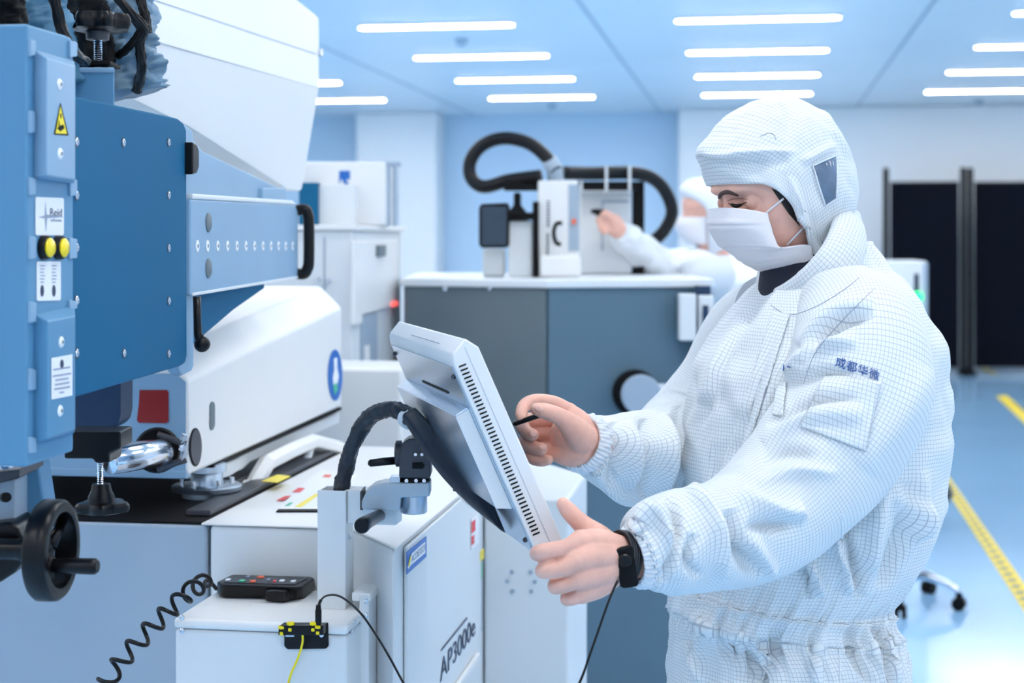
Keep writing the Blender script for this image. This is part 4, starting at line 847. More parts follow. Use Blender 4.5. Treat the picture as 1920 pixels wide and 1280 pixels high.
# near hand (his left), closed round the lower near corner of the display
pcap(body, [(1172, 1046, 1.972, .026), (1150, 1048, 1.962, .026)])
for q in ([(1158, 1030, 1.965, .019), (1120, 1018, 1.952, .0185), (1088, 1014, 1.944, .0145)],
          [(1158, 1044, 1.958, .020), (1120, 1042, 1.94, .019), (1080, 1050, 1.932, .0148)],
          [(1156, 1058, 1.958, .020), (1122, 1072, 1.942, .019), (1086, 1085, 1.936, .0143)],
          [(1152, 1068, 1.962, .019), (1122, 1094, 1.95, .018), (1092, 1112, 1.948, .0135)],
          [(1140, 1030, 1.972, .02), (1105, 1050, 1.965, .02), (1090, 1085, 1.965, .016)]):
    pcap(body, q)
pcap(body, [(1088, 1012, 1.942, .0132), (1062, 1026, 1.936, .0108), (1024, 1033, 1.938, .0106), (1009, 1036, 1.950, .0101), (1008, 1038, 1.972, .0095), (1016, 1038, 1.988, .0085)])
pcap(body, [(1082, 1050, 1.930, .0132), (1058, 1064, 1.928, .0108), (1030, 1069, 1.934, .0107), (1018, 1070, 1.95, .0101), (1020, 1068, 1.972, .0095), (1030, 1064, 1.99, .0085)])
pcap(body, [(1088, 1084, 1.935, .0126), (1068, 1094, 1.934, .0099), (1050, 1099, 1.94, .0097), (1040, 1100, 1.955, .0092), (1042, 1093, 1.975, .009), (1050, 1086, 1.99, .0083)])
pcap(body, [(1094, 1111, 1.947, .0116), (1080, 1120, 1.946, .0088), (1068, 1123, 1.951, .0086), (1062, 1123, 1.961, .0082), (1064, 1115, 1.98, .008), (1072, 1107, 1.992, .0075)])
pcap(body, [(1150, 1036, 1.975, .020), (1122, 1008, 1.98, .0175), (1098, 988, 1.985, .0135), (1080, 972, 1.985, .0118), (1066, 957, 1.985, .0112), (1056, 945, 1.985, .009)])
# far hand (his right), palm towards us, pinching the stylus
pcap(body, [(1100, 828, 2.235, .028), (1082, 822, 2.23, .029), (1065, 815, 2.235, .027)])
for q in ([(1095, 812, 2.235, .022), (1080, 790, 2.24, .02), (1066, 772, 2.245, .014)],
          [(1092, 822, 2.24, .022), (1075, 806, 2.25, .02), (1058, 790, 2.255, .014)],
          [(1092, 832, 2.235, .022), (1070, 826, 2.25, .02), (1050, 818, 2.255, .0135)],
          [(1088, 845, 2.225, .022), (1066, 848, 2.23, .021), (1040, 846, 2.24, .0155), (1020, 850, 2.245, .013)],
          [(1092, 822, 2.21, .022), (1078, 806, 2.195, .02), (1062, 790, 2.185, .0155)]):
    pcap(body, q)
pcap(body, [(1062, 790, 2.185, .0145), (1046, 779, 2.178, .0122), (1030, 773, 2.172, .0118), (1016, 769, 2.168, .011), (1006, 767, 2.166, .009)])                       # thumb
pcap(body, [(1066, 772, 2.245, .013), (1040, 757, 2.24, .0115), (1012, 752, 2.235, .011), (994, 754, 2.225, .0103), (982, 762, 2.21, .0095), (977, 776, 2.195, .0085), (978, 784, 2.188, .0075)])   # index
pcap(body, [(1058, 790, 2.255, .013), (1024, 786, 2.265, .0112), (988, 788, 2.262, .0108), (980, 798, 2.248, .0102), (988, 810, 2.225, .0095), (999, 815, 2.212, .0088)])
pcap(body, [(1050, 818, 2.255, .0125), (1018, 814, 2.265, .0108), (990, 818, 2.26, .0102), (986, 830, 2.24, .0098), (1002, 838, 2.222, .0092), (1017, 841, 2.21, .0085)])
pcap(body, [(1040, 846, 2.24, .0125), (1015, 842, 2.252, .0105), (996, 850, 2.245, .0095), (1000, 860, 2.23, .0088), (1016, 864, 2.218, .0082), (1028, 862, 2.212, .0075)])
pr_ = thing('person', 'person in white hooded cleanroom suit and face mask touching the tilted display', 'person', Vector((P(1478, HZ, 2.37).x, P(1478, HZ, 2.37).y, 0)))
bo = obj('body', body, M['skin'], pr_, smooth=True)
rmd = bo.modifiers.new('remesh', 'REMESH'); rmd.mode = 'VOXEL'; rmd.voxel_size = .0018; rmd.use_smooth_shade = True
smd = bo.modifiers.new('smooth', 'SMOOTH'); smd.factor = .5; smd.iterations = 2
# ---- folds: strokes along the cloth, pushed out or in along the surface normal
def strokes(rings, folds, closed=True):
    """rings: list of lists of Vector. folds: (points in the frame, width px, height m)"""
    nR, n = len(rings), len(rings[0]); A = np.array([[tuple(p) for p in r] for r in rings])
    du = np.roll(A, -1, 1) - np.roll(A, 1, 1); dv = np.gradient(A, axis=0); N = np.cross(du, dv); N /= (np.linalg.norm(N, axis=2, keepdims=True) + 1e-9)
    cen = A.mean(axis=1, keepdims=True); sgn = np.sign(((A - cen) * N).sum(2).mean()); N *= sgn
    q = A - np.array(CAM); Y = q @ np.array(CD); X = 960 + (q @ np.array(CR)) / Y * F; Z = HZ - q[..., 2] / Y * F
    toc = np.array(CAM) - A; toc /= np.linalg.norm(toc, axis=2, keepdims=True); fac = np.clip((N * toc).sum(2) * 3 + .35, 0, 1)
    D = np.zeros(X.shape)
    for pts, w_, h in folds:
        pts = spline(pts, 14) if len(pts) > 2 else spline([pts[0], ((pts[0][0] + pts[1][0]) / 2, (pts[0][1] + pts[1][1]) / 2), pts[1]], 8)
        best = np.full(X.shape, 1e9); tt = np.zeros(X.shape); m = len(pts) - 1
        for i in range(m):
            a, b = pts[i], pts[i + 1]; ab = b - a; L2 = (ab ** 2).sum() + 1e-9
            t = np.clip(((X - a[0]) * ab[0] + (Z - a[1]) * ab[1]) / L2, 0, 1)
            d = np.hypot(X - a[0] - ab[0] * t, Z - a[1] - ab[1] * t); k = d < best; best[k] = d[k]; tt[k] = ((i + t) / m)[k]
        taper = np.clip(np.sin(np.pi * np.clip(tt, .0, 1)), 0, 1) ** .6
        D += 2.3 * h * np.exp(-(best / w_) ** 2) * taper
    A = A + N * (D * fac)[..., None]
    return [[Vector(p) for p in r] for r in A]
def uvof(rings, closed=True):
    """cloth metres: along the piece, and around it counted from the side that faces the room's aisle"""
    A = np.array([[tuple(p) for p in r] for r in rings]); nR, n, _ = A.shape
    if nR > 60:
        kr = int(nR * .05) // 2; A = np.stack([A[np.clip(np.arange(nR) + d, 0, nR - 1)] for d in range(-kr, kr + 1)]).mean(0)
        kn = int(n * .05) // 2; A = np.stack([np.roll(A, d, 1) for d in range(-kn, kn + 1)]).mean(0)
    mid = A[nR // 2]; i0 = int(np.argmin(np.linalg.norm(mid - np.array(CAM), axis=1)))
    seg = np.linalg.norm(np.roll(A, -1, 1) - A, axis=2)          # seg[i] joins i and i+1
    cs = np.concatenate([np.zeros((nR, 1)), np.cumsum(np.roll(seg, -i0, 1), 1)], 1); per = cs[:, -1:]
    uu = np.minimum(cs[:, :-1], per - cs[:, :-1])
    uu = np.where(np.arange(n)[None, :] <= n / 2, uu, -uu)
    uu = np.roll(uu, i0, 1)
    ker = np.ones(9) / 9; pad = np.pad(uu, ((4, 4), (0, 0)), mode='edge'); uu = np.stack([np.convolve(pad[:, i], ker, 'valid') for i in range(n)], 1) if nR > 20 else uu
    v = np.concatenate([[0], np.cumsum(np.linalg.norm(np.diff(A, axis=0), axis=2).mean(1))])
    uv = np.zeros((nR, n, 2)); uv[..., 0] = uu; uv[..., 1] = v[:, None]
    return uv.reshape(-1, 2)
def wr(p, f, seed): return noise.noise(Vector((p[0] * f, p[1] * f, p[2] * f + seed)))
GARM = {}
def garment(name, rings, parent, m, folds=(), thick=True, cap=True):
    if folds: rings = strokes(rings, folds)
    mb = MB().rings(rings, cap=cap); o = obj(name, mb, m, parent, smooth=True, uv=uvof(rings)); GARM[name] = (rings, mb); return o
# ---- trunk of the suit
TT_ = [  # y, left px, right px, half depth (towards/away from us), centre depth
    (452, 1520, 1628, .045, 2.40), (478, 1482, 1644, .065, 2.39), (505, 1452, 1660, .085, 2.38), (520, 1440, 1678, .105, 2.38), (540, 1422, 1692, .13, 2.37), (565, 1398, 1710, .155, 2.37), (600, 1368, 1728, .18, 2.37), (650, 1338, 1748, .20, 2.37), (700, 1312, 1752, .205, 2.37),
    (760, 1298, 1758, .21, 2.37), (830, 1290, 1757, .21, 2.37), (900, 1288, 1750, .205, 2.37), (960, 1288, 1738, .20, 2.37), (1010, 1286, 1724, .195, 2.37), (1060, 1283, 1700, .185, 2.37), (1100, 1278, 1676, .175, 2.37),
    (1122, 1274, 1660, .165, 2.37), (1140, 1272, 1653, .16, 2.37), (1160, 1270, 1652, .16, 2.37), (1175, 1268, 1660, .168, 2.37), (1205, 1268, 1676, .182, 2.37), (1250, 1264, 1688, .19, 2.37), (1320, 1262, 1694, .195, 2.37), (1420, 1264, 1690, .19, 2.37), (1500, 1268, 1684, .18, 2.37)]
tr = spline(TT_, 330); rings = []; n = 300
for k, (y, xl, xr, b, Y) in enumerate(tr):
    pl_, pr2 = P(xl, y, Y), P(xr, y, Y); c = (pl_ + pr2) / 2; hw_ = (pr2 - pl_).length / 2
    a = math.sqrt(max(.002, hw_ ** 2 - (b * math.sin(PHI)) ** 2)) / math.cos(PHI)
    ring = []
    for i in range(n):
        t = 2 * math.pi * i / n; cs, sn = math.cos(t), math.sin(t)
        ex = 2 / 2.25; cs_, sn_ = math.copysign(abs(cs) ** ex, cs), math.copysign(abs(sn) ** ex, sn)
        yy = y + 26 * cs; band = math.exp(-((yy - 1148) / 22) ** 2); near = math.exp(-((yy - 1148) / 80) ** 2)
        g = 1.15 * (.0035 * math.sin(t * 30 + 2 * math.sin(t * 5)) + .003 * math.sin(t * 55 + 1)) * near * (1 - .35 * band)
        g += .004 * math.exp(-((yy - 1124) / 6) ** 2) + .004 * math.exp(-((yy - 1170) / 6) ** 2) + .001 * band
        p = c - Fh * -(a * cs_) * 1 + Lh * (b * sn_)
        g += .010 * (1 - near) * noise.noise(Vector((t * 2.2, y / 90, 3))) + .005 * (1 - near) * noise.noise(Vector((t * 5, y / 40, 8)))
        if y > 1170: g += .006 * math.sin(t * 15 + y / 60) * min(1, (y - 1170) / 60) * noise.noise(Vector((t * 3, y / 120, 1)))
        q = (Fh * (cs * a) + Lh * (sn * b)).normalized()
        ring.append(p + q * g)
    rings.append(ring)
body_folds = [
    ([(1512, 640), (1492, 700), (1478, 760), (1470, 830)], 9, -.010), ([(1480, 640), (1440, 760), (1400, 900)], 16, .007),
    ([(1395, 600), (1350, 690), (1318, 760)], 16, .007), ([(1428, 560), (1380, 640), (1345, 720), (1312, 800)], 8, -.006),
    ([(1465, 600), (1430, 700), (1395, 820), (1370, 900)], 7, -.003),
    ([(1560, 985), (1580, 1050), (1592, 1115)], 9, .010), ([(1580, 975), (1600, 1060), (1606, 1120)], 7, -.008),
    ([(1515, 1035), (1530, 1080), (1538, 1118)], 8, .009), ([(1500, 1050), (1512, 1090), (1520, 1120)], 6, -.007),
    ([(1660, 890), (1640, 1000), (1620, 1115)], 14, .010), ([(1700, 900), (1690, 1000), (1650, 1100)], 12, -.010), ([(1730, 880), (1720, 960), (1680, 1080)], 12, .008),
    ([(1620, 900), (1600, 960), (1580, 1010)], 14, -.010), ([(1670, 920), (1712, 960), (1722, 1010)], 18, .010),
    ([(1650, 1172), (1668, 1230), (1682, 1290)], 7, .008), ([(1630, 1172), (1652, 1230), (1672, 1290)], 6, -.008), ([(1610, 1172), (1636, 1225), (1660, 1290)], 7, .007), ([(1585, 1172), (1600, 1230), (1640, 1290)], 7, -.007),
    ([(1330, 1180), (1390, 1230), (1430, 1290)], 20, -.010), ([(1300, 1150), (1340, 1190), (1420, 1200)], 18, .009), ([(1470, 1180), (1440, 1230), (1420, 1280)], 20, -.008), ([(1545, 1172), (1530, 1240), (1528, 1290)], 12, .006),
    ([(1290, 1200), (1310, 1250), (1320, 1290)], 12, .008)]
garment('coverall', rings, pr_, M['cloth'], body_folds)
# ---- sleeves
def sleeve(name, ctrl, folds, seed, n=220, m=260, wrk=.004, zwidth=None):
    sp = spline(ctrl, m); path = [P(x, y, Y) for x, y, Y, r in sp]; rr = [max(.01, q[3]) for q in sp]
    fr = frames(path); rings = []
    L = 0
    for k, (p, a, b) in enumerate(fr):
        if k: L += (path[k] - path[k - 1]).length
        ring = []
        end = sm(min(1, (m - k) / (m * .12)))
        for i in range(n):
            t = 2 * math.pi * i / n; r = rr[k]
            nz = noise.noise(Vector((math.cos(t) * 1.4, math.sin(t) * 1.4, L * 8 + seed)))
            rd = 1 - abs(noise.noise(Vector((math.cos(t) * 1.1 + 5, math.sin(t) * 1.1, L * 11 + seed * 2 + .6 * math.sin(t)))))
            r += end * (wrk * 1.5 * nz + wrk * .5 * (rd ** 2 - .4))
            if k > m * .93: r += .0022 * math.sin(t * 26) * sm((k - m * .93) / (m * .03))
            ring.append(p + (a * math.cos(t) + b * math.sin(t)) * r)
        rings.append(ring)
    return garment(name, rings, pr_, M['cloth'], folds)
near_folds = [
    ([(1180, 1010), (1225, 960), (1262, 1010), (1262, 1085)], 13, .010), ([(1252, 930), (1268, 985), (1262, 1040), (1240, 1090)], 9, -.012),
    ([(1290, 905), (1330, 960), (1350, 1020), (1352, 1085)], 13, .010), ([(1365, 955), (1375, 1000), (1395, 1045), (1430, 1075)], 15, -.014),
    ([(1385, 920), (1430, 955), (1480, 965), (1510, 955)], 15, .012), ([(1400, 985), (1450, 985), (1500, 975)], 12, -.008), ([(1410, 1010), (1440, 1060), (1450, 1075)], 12, .006),
    ([(1460, 730), (1540, 700), (1600, 705)], 12, -.007), ([(1470, 700), (1540, 650), (1610, 640)], 12, .008), ([(1500, 690), (1570, 612), (1640, 590)], 8, -.009), ([(1500, 650), (1560, 590), (1640, 565)], 14, .008),
    ([(1440, 800), (1530, 755), (1610, 750)], 10, -.006), ([(1430, 830), (1520, 780), (1620, 775)], 14, .006), ([(1430, 870), (1480, 850), (1530, 862)], 14, -.006),
    ([(1420, 905), (1500, 880), (1570, 890)], 12, .005), ([(1740, 690), (1690, 780), (1620, 880)], 30, .006), ([(1300, 1000), (1290, 1050), (1310, 1085)], 10, -.008)]
wb = []
for yb in (1124, 1125.5, 1134, 1147, 1158, 1165.5, 1167):
    ring = []
    for i in range(n * 2):
        t = 2 * math.pi * i / (n * 2); y_ = yb - 26 * math.cos(t); k_ = min(range(len(tr)), key=lambda q: abs(tr[q][0] - y_)) if i % 40 == 0 else k_
        k_ = min(range(max(0, k_ - 6), min(len(tr), k_ + 7)), key=lambda q: abs(tr[q][0] - y_))
        rg = GARM['coverall'][0][k_]; p = rg[(i // 2) % n].lerp(rg[(i // 2 + 1) % n], (i % 2) / 2); dz = P(1470, y_, 2.37).z
        q = (Fh * math.cos(t) + Lh * math.sin(t)).normalized(); edge = yb in (1124, 1167)
        ring.append(Vector((p.x, p.y, dz)) + q * ((.001 if edge else .0042) + .0012 * math.sin(46 * t + 3 * math.sin(7 * t))))
    wb.append(ring)
obj('waistband', MB().rings(wb, cap=False), M['cloth'], pr_, smooth=True, uv=uvof(wb))
sleeve('left_sleeve', [(1560, 570, 2.33, .065), (1592, 598, 2.27, .082), (1612, 650, 2.215, .098), (1610, 720, 2.185, .103), (1582, 795, 2.165, .099), (1530, 870, 2.145, .094), (1462, 940, 2.12, .086), (1395, 985, 2.085, .078), (1330, 1003, 2.05, .072), (1275, 1012, 2.02, .069), (1235, 1025, 1.995, .062), (1208, 1038, 1.982, .049), (1196, 1043, 1.978, .040)], near_folds, 3)
far_folds = [([(1150, 790), (1160, 850), (1140, 910)], 9, -.010), ([(1170, 790), (1185, 850), (1180, 915)], 10, .010), ([(1205, 785), (1215, 850), (1205, 930)], 8, -.010), ([(1240, 775), (1250, 850), (1240, 930)], 12, .011), ([(1270, 760), (1280, 840), (1270, 930)], 9, -.009), ([(1110, 880), (1160, 925), (1220, 945)], 10, .006)]
sleeve('right_sleeve', [(1470, 600, 2.46, .085), (1420, 650, 2.53, .092), (1365, 730, 2.55, .09), (1310, 800, 2.54, .086), (1270, 838, 2.5, .08), (1225, 856, 2.44, .072), (1180, 855, 2.36, .064), (1140, 847, 2.3, .054), (1114, 838, 2.26, .046), (1100, 834, 2.245, .041)], far_folds, 11)
def cuff(name, p0, p1, r0, r1):
    p0, p1 = Vector(p0), Vector(p1); d = (p1 - p0); dn_ = d.normalized(); a = (UP - dn_ * UP.dot(dn_)).normalized(); b = dn_.cross(a); rings = []
    for k in range(24):
        s_ = k / 23; r = r0 + (r1 - r0) * s_ + .003 * math.sin(s_ * math.pi)
        rings.append([p0 + d * s_ + (a * math.cos(t) + b * math.sin(t)) * (r + .0014 * math.sin(42 * t) + .0012 * math.sin(17 * t + k * .3)) for t in [2 * math.pi * i / 240 for i in range(240)]])
    # the inside of the cuff
    rings.append([p1 - d * .05 + (a * math.cos(t) + b * math.sin(t)) * (r1 - .004) for t in [2 * math.pi * i / 240 for i in range(240)]])
    rings.append([p0 + d * .3 + (a * math.cos(t) + b * math.sin(t)) * (r1 - .004) for t in [2 * math.pi * i / 240 for i in range(240)]])
    return obj(name, MB().rings(rings, cap=False), M['cuff'], pr_, smooth=True)
cuff('left_cuff', P(1206, 1040, 1.982), P(1181, 1046, 1.973), .040, .0355)
cuff('right_cuff', P(1106, 834, 2.25), P(1086, 826, 2.232), .041, .0385)
# ---- hood
rim_pts = [(.098, .033, 0), (.090, .030, .045), (.066, .021, .068), (.046, -.004, .079), (.027, -.048, .083), (.004, -.098, .078), (-.008, -.135, .066), (.012, -.155, .045), (.034, -.155, 0)]
rim_half = spline(rim_pts, 81); nh = 160
def prof(tab, m=60): return spline(shr(tab), m)
MP = 110
HS = .945
def shr(tab): return [tab[0]] + [(a * HS, b * (1 + (HS - 1) * min(1, q / 2))) for q, (a, b) in enumerate(tab[1:], 1)]
top = prof([(.098, .033), (.110, .056), (.121, .086), (.122, .094), (.108, .107), (.070, .126), (.02, .140), (-.035, .141), (-.092, .118), (-.127, .07), (-.140, .0)], MP)
side = prof([(.03, .080), (.034, .084), (.030, .090), (.02, .094), (.008, .098), (-.012, .101), (-.04, .102), (-.07, .097), (-.105, .078), (-.131, .04), (-.140, .0)], MP)
bot = prof([(.02, .155), (.01, .157), (.0, .157), (-.015, .156), (-.03, .152), (-.05, .145), (-.07, .134), (-.09, .118), (-.115, .09), (-.133, .05), (-.140, .0)], MP)
rings = []
for k in range(MP):
    v = k / (MP - 1); ring = []
    for i in range(nh):
        j = i if i <= nh // 2 else nh - i; sg = 1 if i <= nh // 2 else -1
        th = math.pi * j / (nh // 2); c, s_ = math.cos(th), math.sin(th)
        A2 = top if c > 0 else bot; c2 = c * c
        f = A2[k][0] * c2 + side[k][0] * (1 - c2); u = A2[k][1] * c; l = side[k][1] * s_
        rp = rim_half[j]; bl = (1 - sm(v / .22))
        # offset of the true rim from the smooth profile's first ring fades out backwards
        f0 = A2[0][0] * c2 + side[0][0] * (1 - c2); u0 = A2[0][1] * c; l0_ = side[0][1] * s_
        f += (rp[0] - f0) * bl; u += (rp[1] - u0) * bl; l += (rp[2] - l0_) * bl
        g = .004 * noise.noise(Vector((f * 22, u * 22, l * 22 + 3))) + .0022 * noise.noise(Vector((f * 60, u * 40, l * 60 + 9))); g *= sm(v / .1)
        q = H(f, u, l * sg); out = (q - HC).normalized(); ring.append(q + out * g)
    rings.append(ring)
rings = strokes(rings, [([(1318, 292), (1360, 290), (1420, 284), (1500, 284)], 6, .004), ([(1320, 305), (1400, 310), (1480, 300)], 10, -.004), 
    ([(1480, 330), (1500, 390), (1520, 460)], 8, .004), ([(1500, 305), (1530, 290), (1570, 270)], 6, .004), ([(1540, 195), (1560, 240), (1600, 300)], 6, .003), ([(1470, 190), (1480, 230), (1470, 260)], 14, -.003)])
# turned hem: a second ring just inside the rim
inner = [HC + (p - HC) * .94 + Ff * -.004 for p in rings[0]]; inner2 = [HC + (p - HC) * .9 + Ff * -.03 for p in rings[0]]
rings = [inner2, inner] + rings
mb = MB().rings(rings, cap=False); hood = obj('hood', mb, M['cloth'], pr_, smooth=True, uv=uvof(rings)); hood_bvh = BVHTree.FromPolygons(mb.v, mb.f)
# ---- gathered neck roll of the hood
cpath = [(1586, 412, 2.40, .022, .028), (1590, 446, 2.31, .022, .032), (1570, 492, 2.275, .018, .034), (1522, 534, 2.285, .014, .028), (1468, 556, 2.33, .010, .018), (1436, 554, 2.41, .010, .016), (1450, 520, 2.46, .014, .03), (1500, 470, 2.50, .022, .04), (1560, 430, 2.48, .024, .034), (1586, 412, 2.40, .022, .028)]
cpp = spline(cpath, 160)[:-1]; rings = []; m = len(cpp); cen = P(1520, 480, 2.385)
for k in range(m):
    x, y, Y, rx, ry = cpp[k]; p = P(x, y, Y); p2_ = P(*cpp[(k + 1) % m][:3]); p0_ = P(*cpp[k - 1][:3]); d = (p2_ - p0_).normalized()
    out = (p - cen); out -= d * out.dot(d); out.normalize(); up_ = d.cross(out).normalized()
    rings.append([p + out * (rx + .003 * noise.noise(Vector((k * .12, math.cos(t) * 2, math.sin(t) * 2)))) * math.cos(t) + up_ * ry * math.sin(t) for t in [2 * math.pi * i / 60 for i in range(60)]])
rings.append(rings[0])
o_ = obj('neck_roll', MB().rings(rings, cap=False), M['cloth'], pr_, smooth=True, uv=uvof(rings))
# dark undershirt collar
mbn = MB(); capsule(mbn, [H(-.03, -.105, 0), P(1500, 560, 2.37)], [.064, .066], 40); obj('shirt_collar', mbn, M['shirt'], pr_, smooth=True)
# ---- trousers and overshoes below the frame
for s_ in (1, -1):
    hp_ = P(1478, 1300, 2.37) + Lh * .09 * s_; z0_ = hp_.z - .02
    ctrl = [(z0_, .118), (.6, .105), (.35, .095), (.16, .085), (.12, .07)]
    rings = [[Vector((hp_.x, hp_.y, z)) + (CR * math.cos(t) + CD * math.sin(t)) * (r + .004 * noise.noise(Vector((t * 2, z * 12, s_)))) for t in [2 * math.pi * i / 60 for i in range(60)]] for z, r in spline(ctrl, 50)]
    obj('trouser_leg', MB().rings(rings), M['cloth'], pr_, smooth=True, uv=uvof(rings))
    b_ = Vector((hp_.x, hp_.y, 0)); mbn = MB()
    rs = [[b_ + Fh * f + Lh * (w_ * math.cos(t)) + UP * max(.0, (h / 2 + h / 2 * math.sin(t))) for t in [2 * math.pi * i / 32 for i in range(32)]] for f, w_, h in spline([(-.11, .02, .06), (-.09, .045, .12), (-.02, .055, .16), (.08, .052, .11), (.17, .045, .07), (.205, .02, .05)], 26)]
    obj('overshoe', mbn.rings(rs), M['cloth2'], pr_, smooth=True)
# ---- face mask
mc = [(.108, .0, 0), (.119, -.025, 0), (.114, -.042, 0), (.104, -.062, 0), (.092, -.080, 0), (.074, -.102, 0), (.052, -.120, 0), (.03, -.134, 0)]
me_ = [(.070, -.022, .061), (.072, -.040, .0625), (.071, -.058, .064), (.066, -.077, .066), (.022, -.087, .072), (.012, -.100, .071), (.008, -.116, .064), (.006, -.135, .054)]
mcs, mes = spline(mc, 90), spline(me_, 90); rings = []
for k in range(90):
    c_, e_ = mcs[k], mes[k]; row = []
    pleat = .0016 * sum(math.exp(-((k - q) / 1.6) ** 2) - math.exp(-((k - q - 3) / 1.6) ** 2) for q in (10, 36, 58, 74))
    for i in range(81):
        s_ = -1 + 2 * i / 80; ang = s_ * math.pi / 2; co = math.cos(ang) ** .9 if abs(s_) < 1 else 0
        f = e_[0] + (c_[0] - e_[0]) * co; u = e_[1] + (c_[1] - e_[1]) * co; l = e_[2] * math.sin(ang)
        if k > 50 and s_ > .3: f += .006 * math.sin((s_ - .3) * 9 + (k - 50) * .12) * sm((k - 50) / 20) * (1 - co)
        row.append(H(f + pleat * co + .0012 * noise.noise(Vector((k * .1, i * .08, 2))), u, l))
    rings.append(row)
mb = MB().rings(rings, close=False, cap=False); mk = obj('face_mask', mb, M['mask'], pr_, smooth=True)
sl_ = mk.modifiers.new('thick', 'SOLIDIFY'); sl_.thickness = .0015
bpy.context.view_layer.update()
bo_e = bo.evaluated_get(bpy.context.evaluated_depsgraph_get()); bme = bo_e.to_mesh()
bvs = [v.co + ORG[pr_.name] for v in bme.vertices]; skin_bvh = BVHTree.FromPolygons(bvs, [tuple(p.vertices) for p in bme.polygons]); bo_e.to_mesh_clear()
cov_bvh = BVHTree.FromPolygons(GARM['coverall'][1].v, GARM['coverall'][1].f)
slv_bvh = BVHTree.FromPolygons(GARM['left_sleeve'][1].v, GARM['left_sleeve'][1].f)
def hit(bvhs, px, py, off=.001):
    d = ray(px, py).normalized(); best = None
    for b in bvhs:
        loc, nrm, idx, dist = b.ray_cast(CAM, d)
        if loc and (best is None or dist < best[2]): best = (loc, nrm if nrm.dot(d) < 0 else -nrm, dist)
    return (best[0] + best[1] * off, best[1]) if best else (None, None)
def patch(name, quad, bvhs, m, parent, off=.0012, nu=14, nv=14, thick=.0008):
    """a sewn-on or grown-on piece that follows the surface under it; corners go round from the top left"""
    (ax, ay), (bx_, by), (cx_, cy_), (dx_, dy_) = quad; rows = []
    for j in range(nv + 1):
        v = j / nv; row = []
        for i in range(nu + 1):
            u = i / nu; x = (ax * (1 - u) + bx_ * u) * (1 - v) + (dx_ * (1 - u) + cx_ * u) * v; y = (ay * (1 - u) + by * u) * (1 - v) + (dy_ * (1 - u) + cy_ * u) * v
            h, _ = hit(bvhs, x, y, off)
            if h is None: return None
            row.append(h)
        rows.append(row)
    rd_ = (rows[0][-1] - rows[0][0]).normalized(); ud_ = (rows[-1][0] - rows[0][0]); ud_ = (ud_ - rd_ * ud_.dot(rd_)).normalized()
    o = obj(name, MB().rings(rows, close=False, cap=False), m, parent, smooth=True, uv=[(pw[0], pw[1]) for pw in [((p - rows[0][0]).dot(rd_), (p - rows[0][0]).dot(ud_)) for r in rows for p in r]])
    s_ = o.modifiers.new('thick', 'SOLIDIFY'); s_.thickness = thick; s_.offset = 0; return o
def line_on(name, pts, bvhs, m, parent, r=.0008, n=30, off=.0006):
    path = [hit(bvhs, x, y, off)[0] for x, y in spline(pts, n)]; path = [p for p in path if p is not None]
    return obj(name, MB().tube(path, [r * (.35 + .65 * math.sin(math.pi * (k + .5) / len(path)) ** .5) for k in range(len(path))], 8), m, parent, smooth=True) if len(path) > 3 else None
# face details
ev = [skin_bvh]
line_on('eyebrow', [(1348, 371), (1352, 364), (1361, 360), (1372, 361), (1384, 366)], ev, M['brow'], pr_, .0036, 30, .0002)
line_on('eyebrow', [(1328, 361), (1331, 364), (1334, 369)], ev, M['brow'], pr_, .0022, 12, .0002)
line_on('eyelashes', [(1366, 381), (1372, 384), (1382, 385), (1392, 382), (1400, 379)], ev, M['eye'], pr_, .0010, 24, .0004)
line_on('eye', [(1370, 383), (1380, 386), (1391, 383.5)], ev, M['eye'], pr_, .0036, 14, -.001)
line_on('eyelid_crease', [(1364, 377), (1374, 373), (1388, 372), (1402, 373.5)], ev, M['lip'], pr_, .0007, 24, .0001)
line_on('eyelashes', [(1338, 378), (1342, 382), (1348, 384)], ev, M['eye'], pr_, .0015, 12, .0004)
# mask loops
for pts in ([(1436, 399), (1450, 387), (1468, 372)], [(1474, 458), (1488, 443), (1503, 427)]):
    path = [hit([skin_bvh], x, y, .003)[0] or P(x, y, 2.3) for x, y in spline(pts, 14)]
    q0 = path[0]; obj('ear_loop', MB().tube(path, .0016, 10), M['mask'], pr_, smooth=True)
# side hair under the hood edge
hq = [hit([skin_bvh], x, y, .0012)[0] for x, y in ()]
patch('sideburn', [(1446, 352), (1478, 366), (1500, 425), (1478, 400)], [skin_bvh], M['hair'], pr_, .0012)
# clear ear window of the hood
patch('ear_window', [(1523, 311), (1566, 292), (1566, 372), (1546, 386)], [hood_bvh], M['film'], pr_, .0022, thick=.0006)
for pts in ([(1523, 311), (1545, 301), (1566, 292)], [(1566, 292), (1568, 332), (1566, 372)], [(1523, 311), (1535, 350), (1546, 386)], [(1546, 386), (1556, 379), (1566, 372)]):
    line_on('window_seam', pts, [hood_bvh], M['cuff'], pr_, .0016, 20, .002)
line_on('hood_seam', [(1455, 262), (1450, 252), (1440, 250), (1425, 256)], [hood_bvh], M['inkl'], pr_, .0006, 16, .0005)
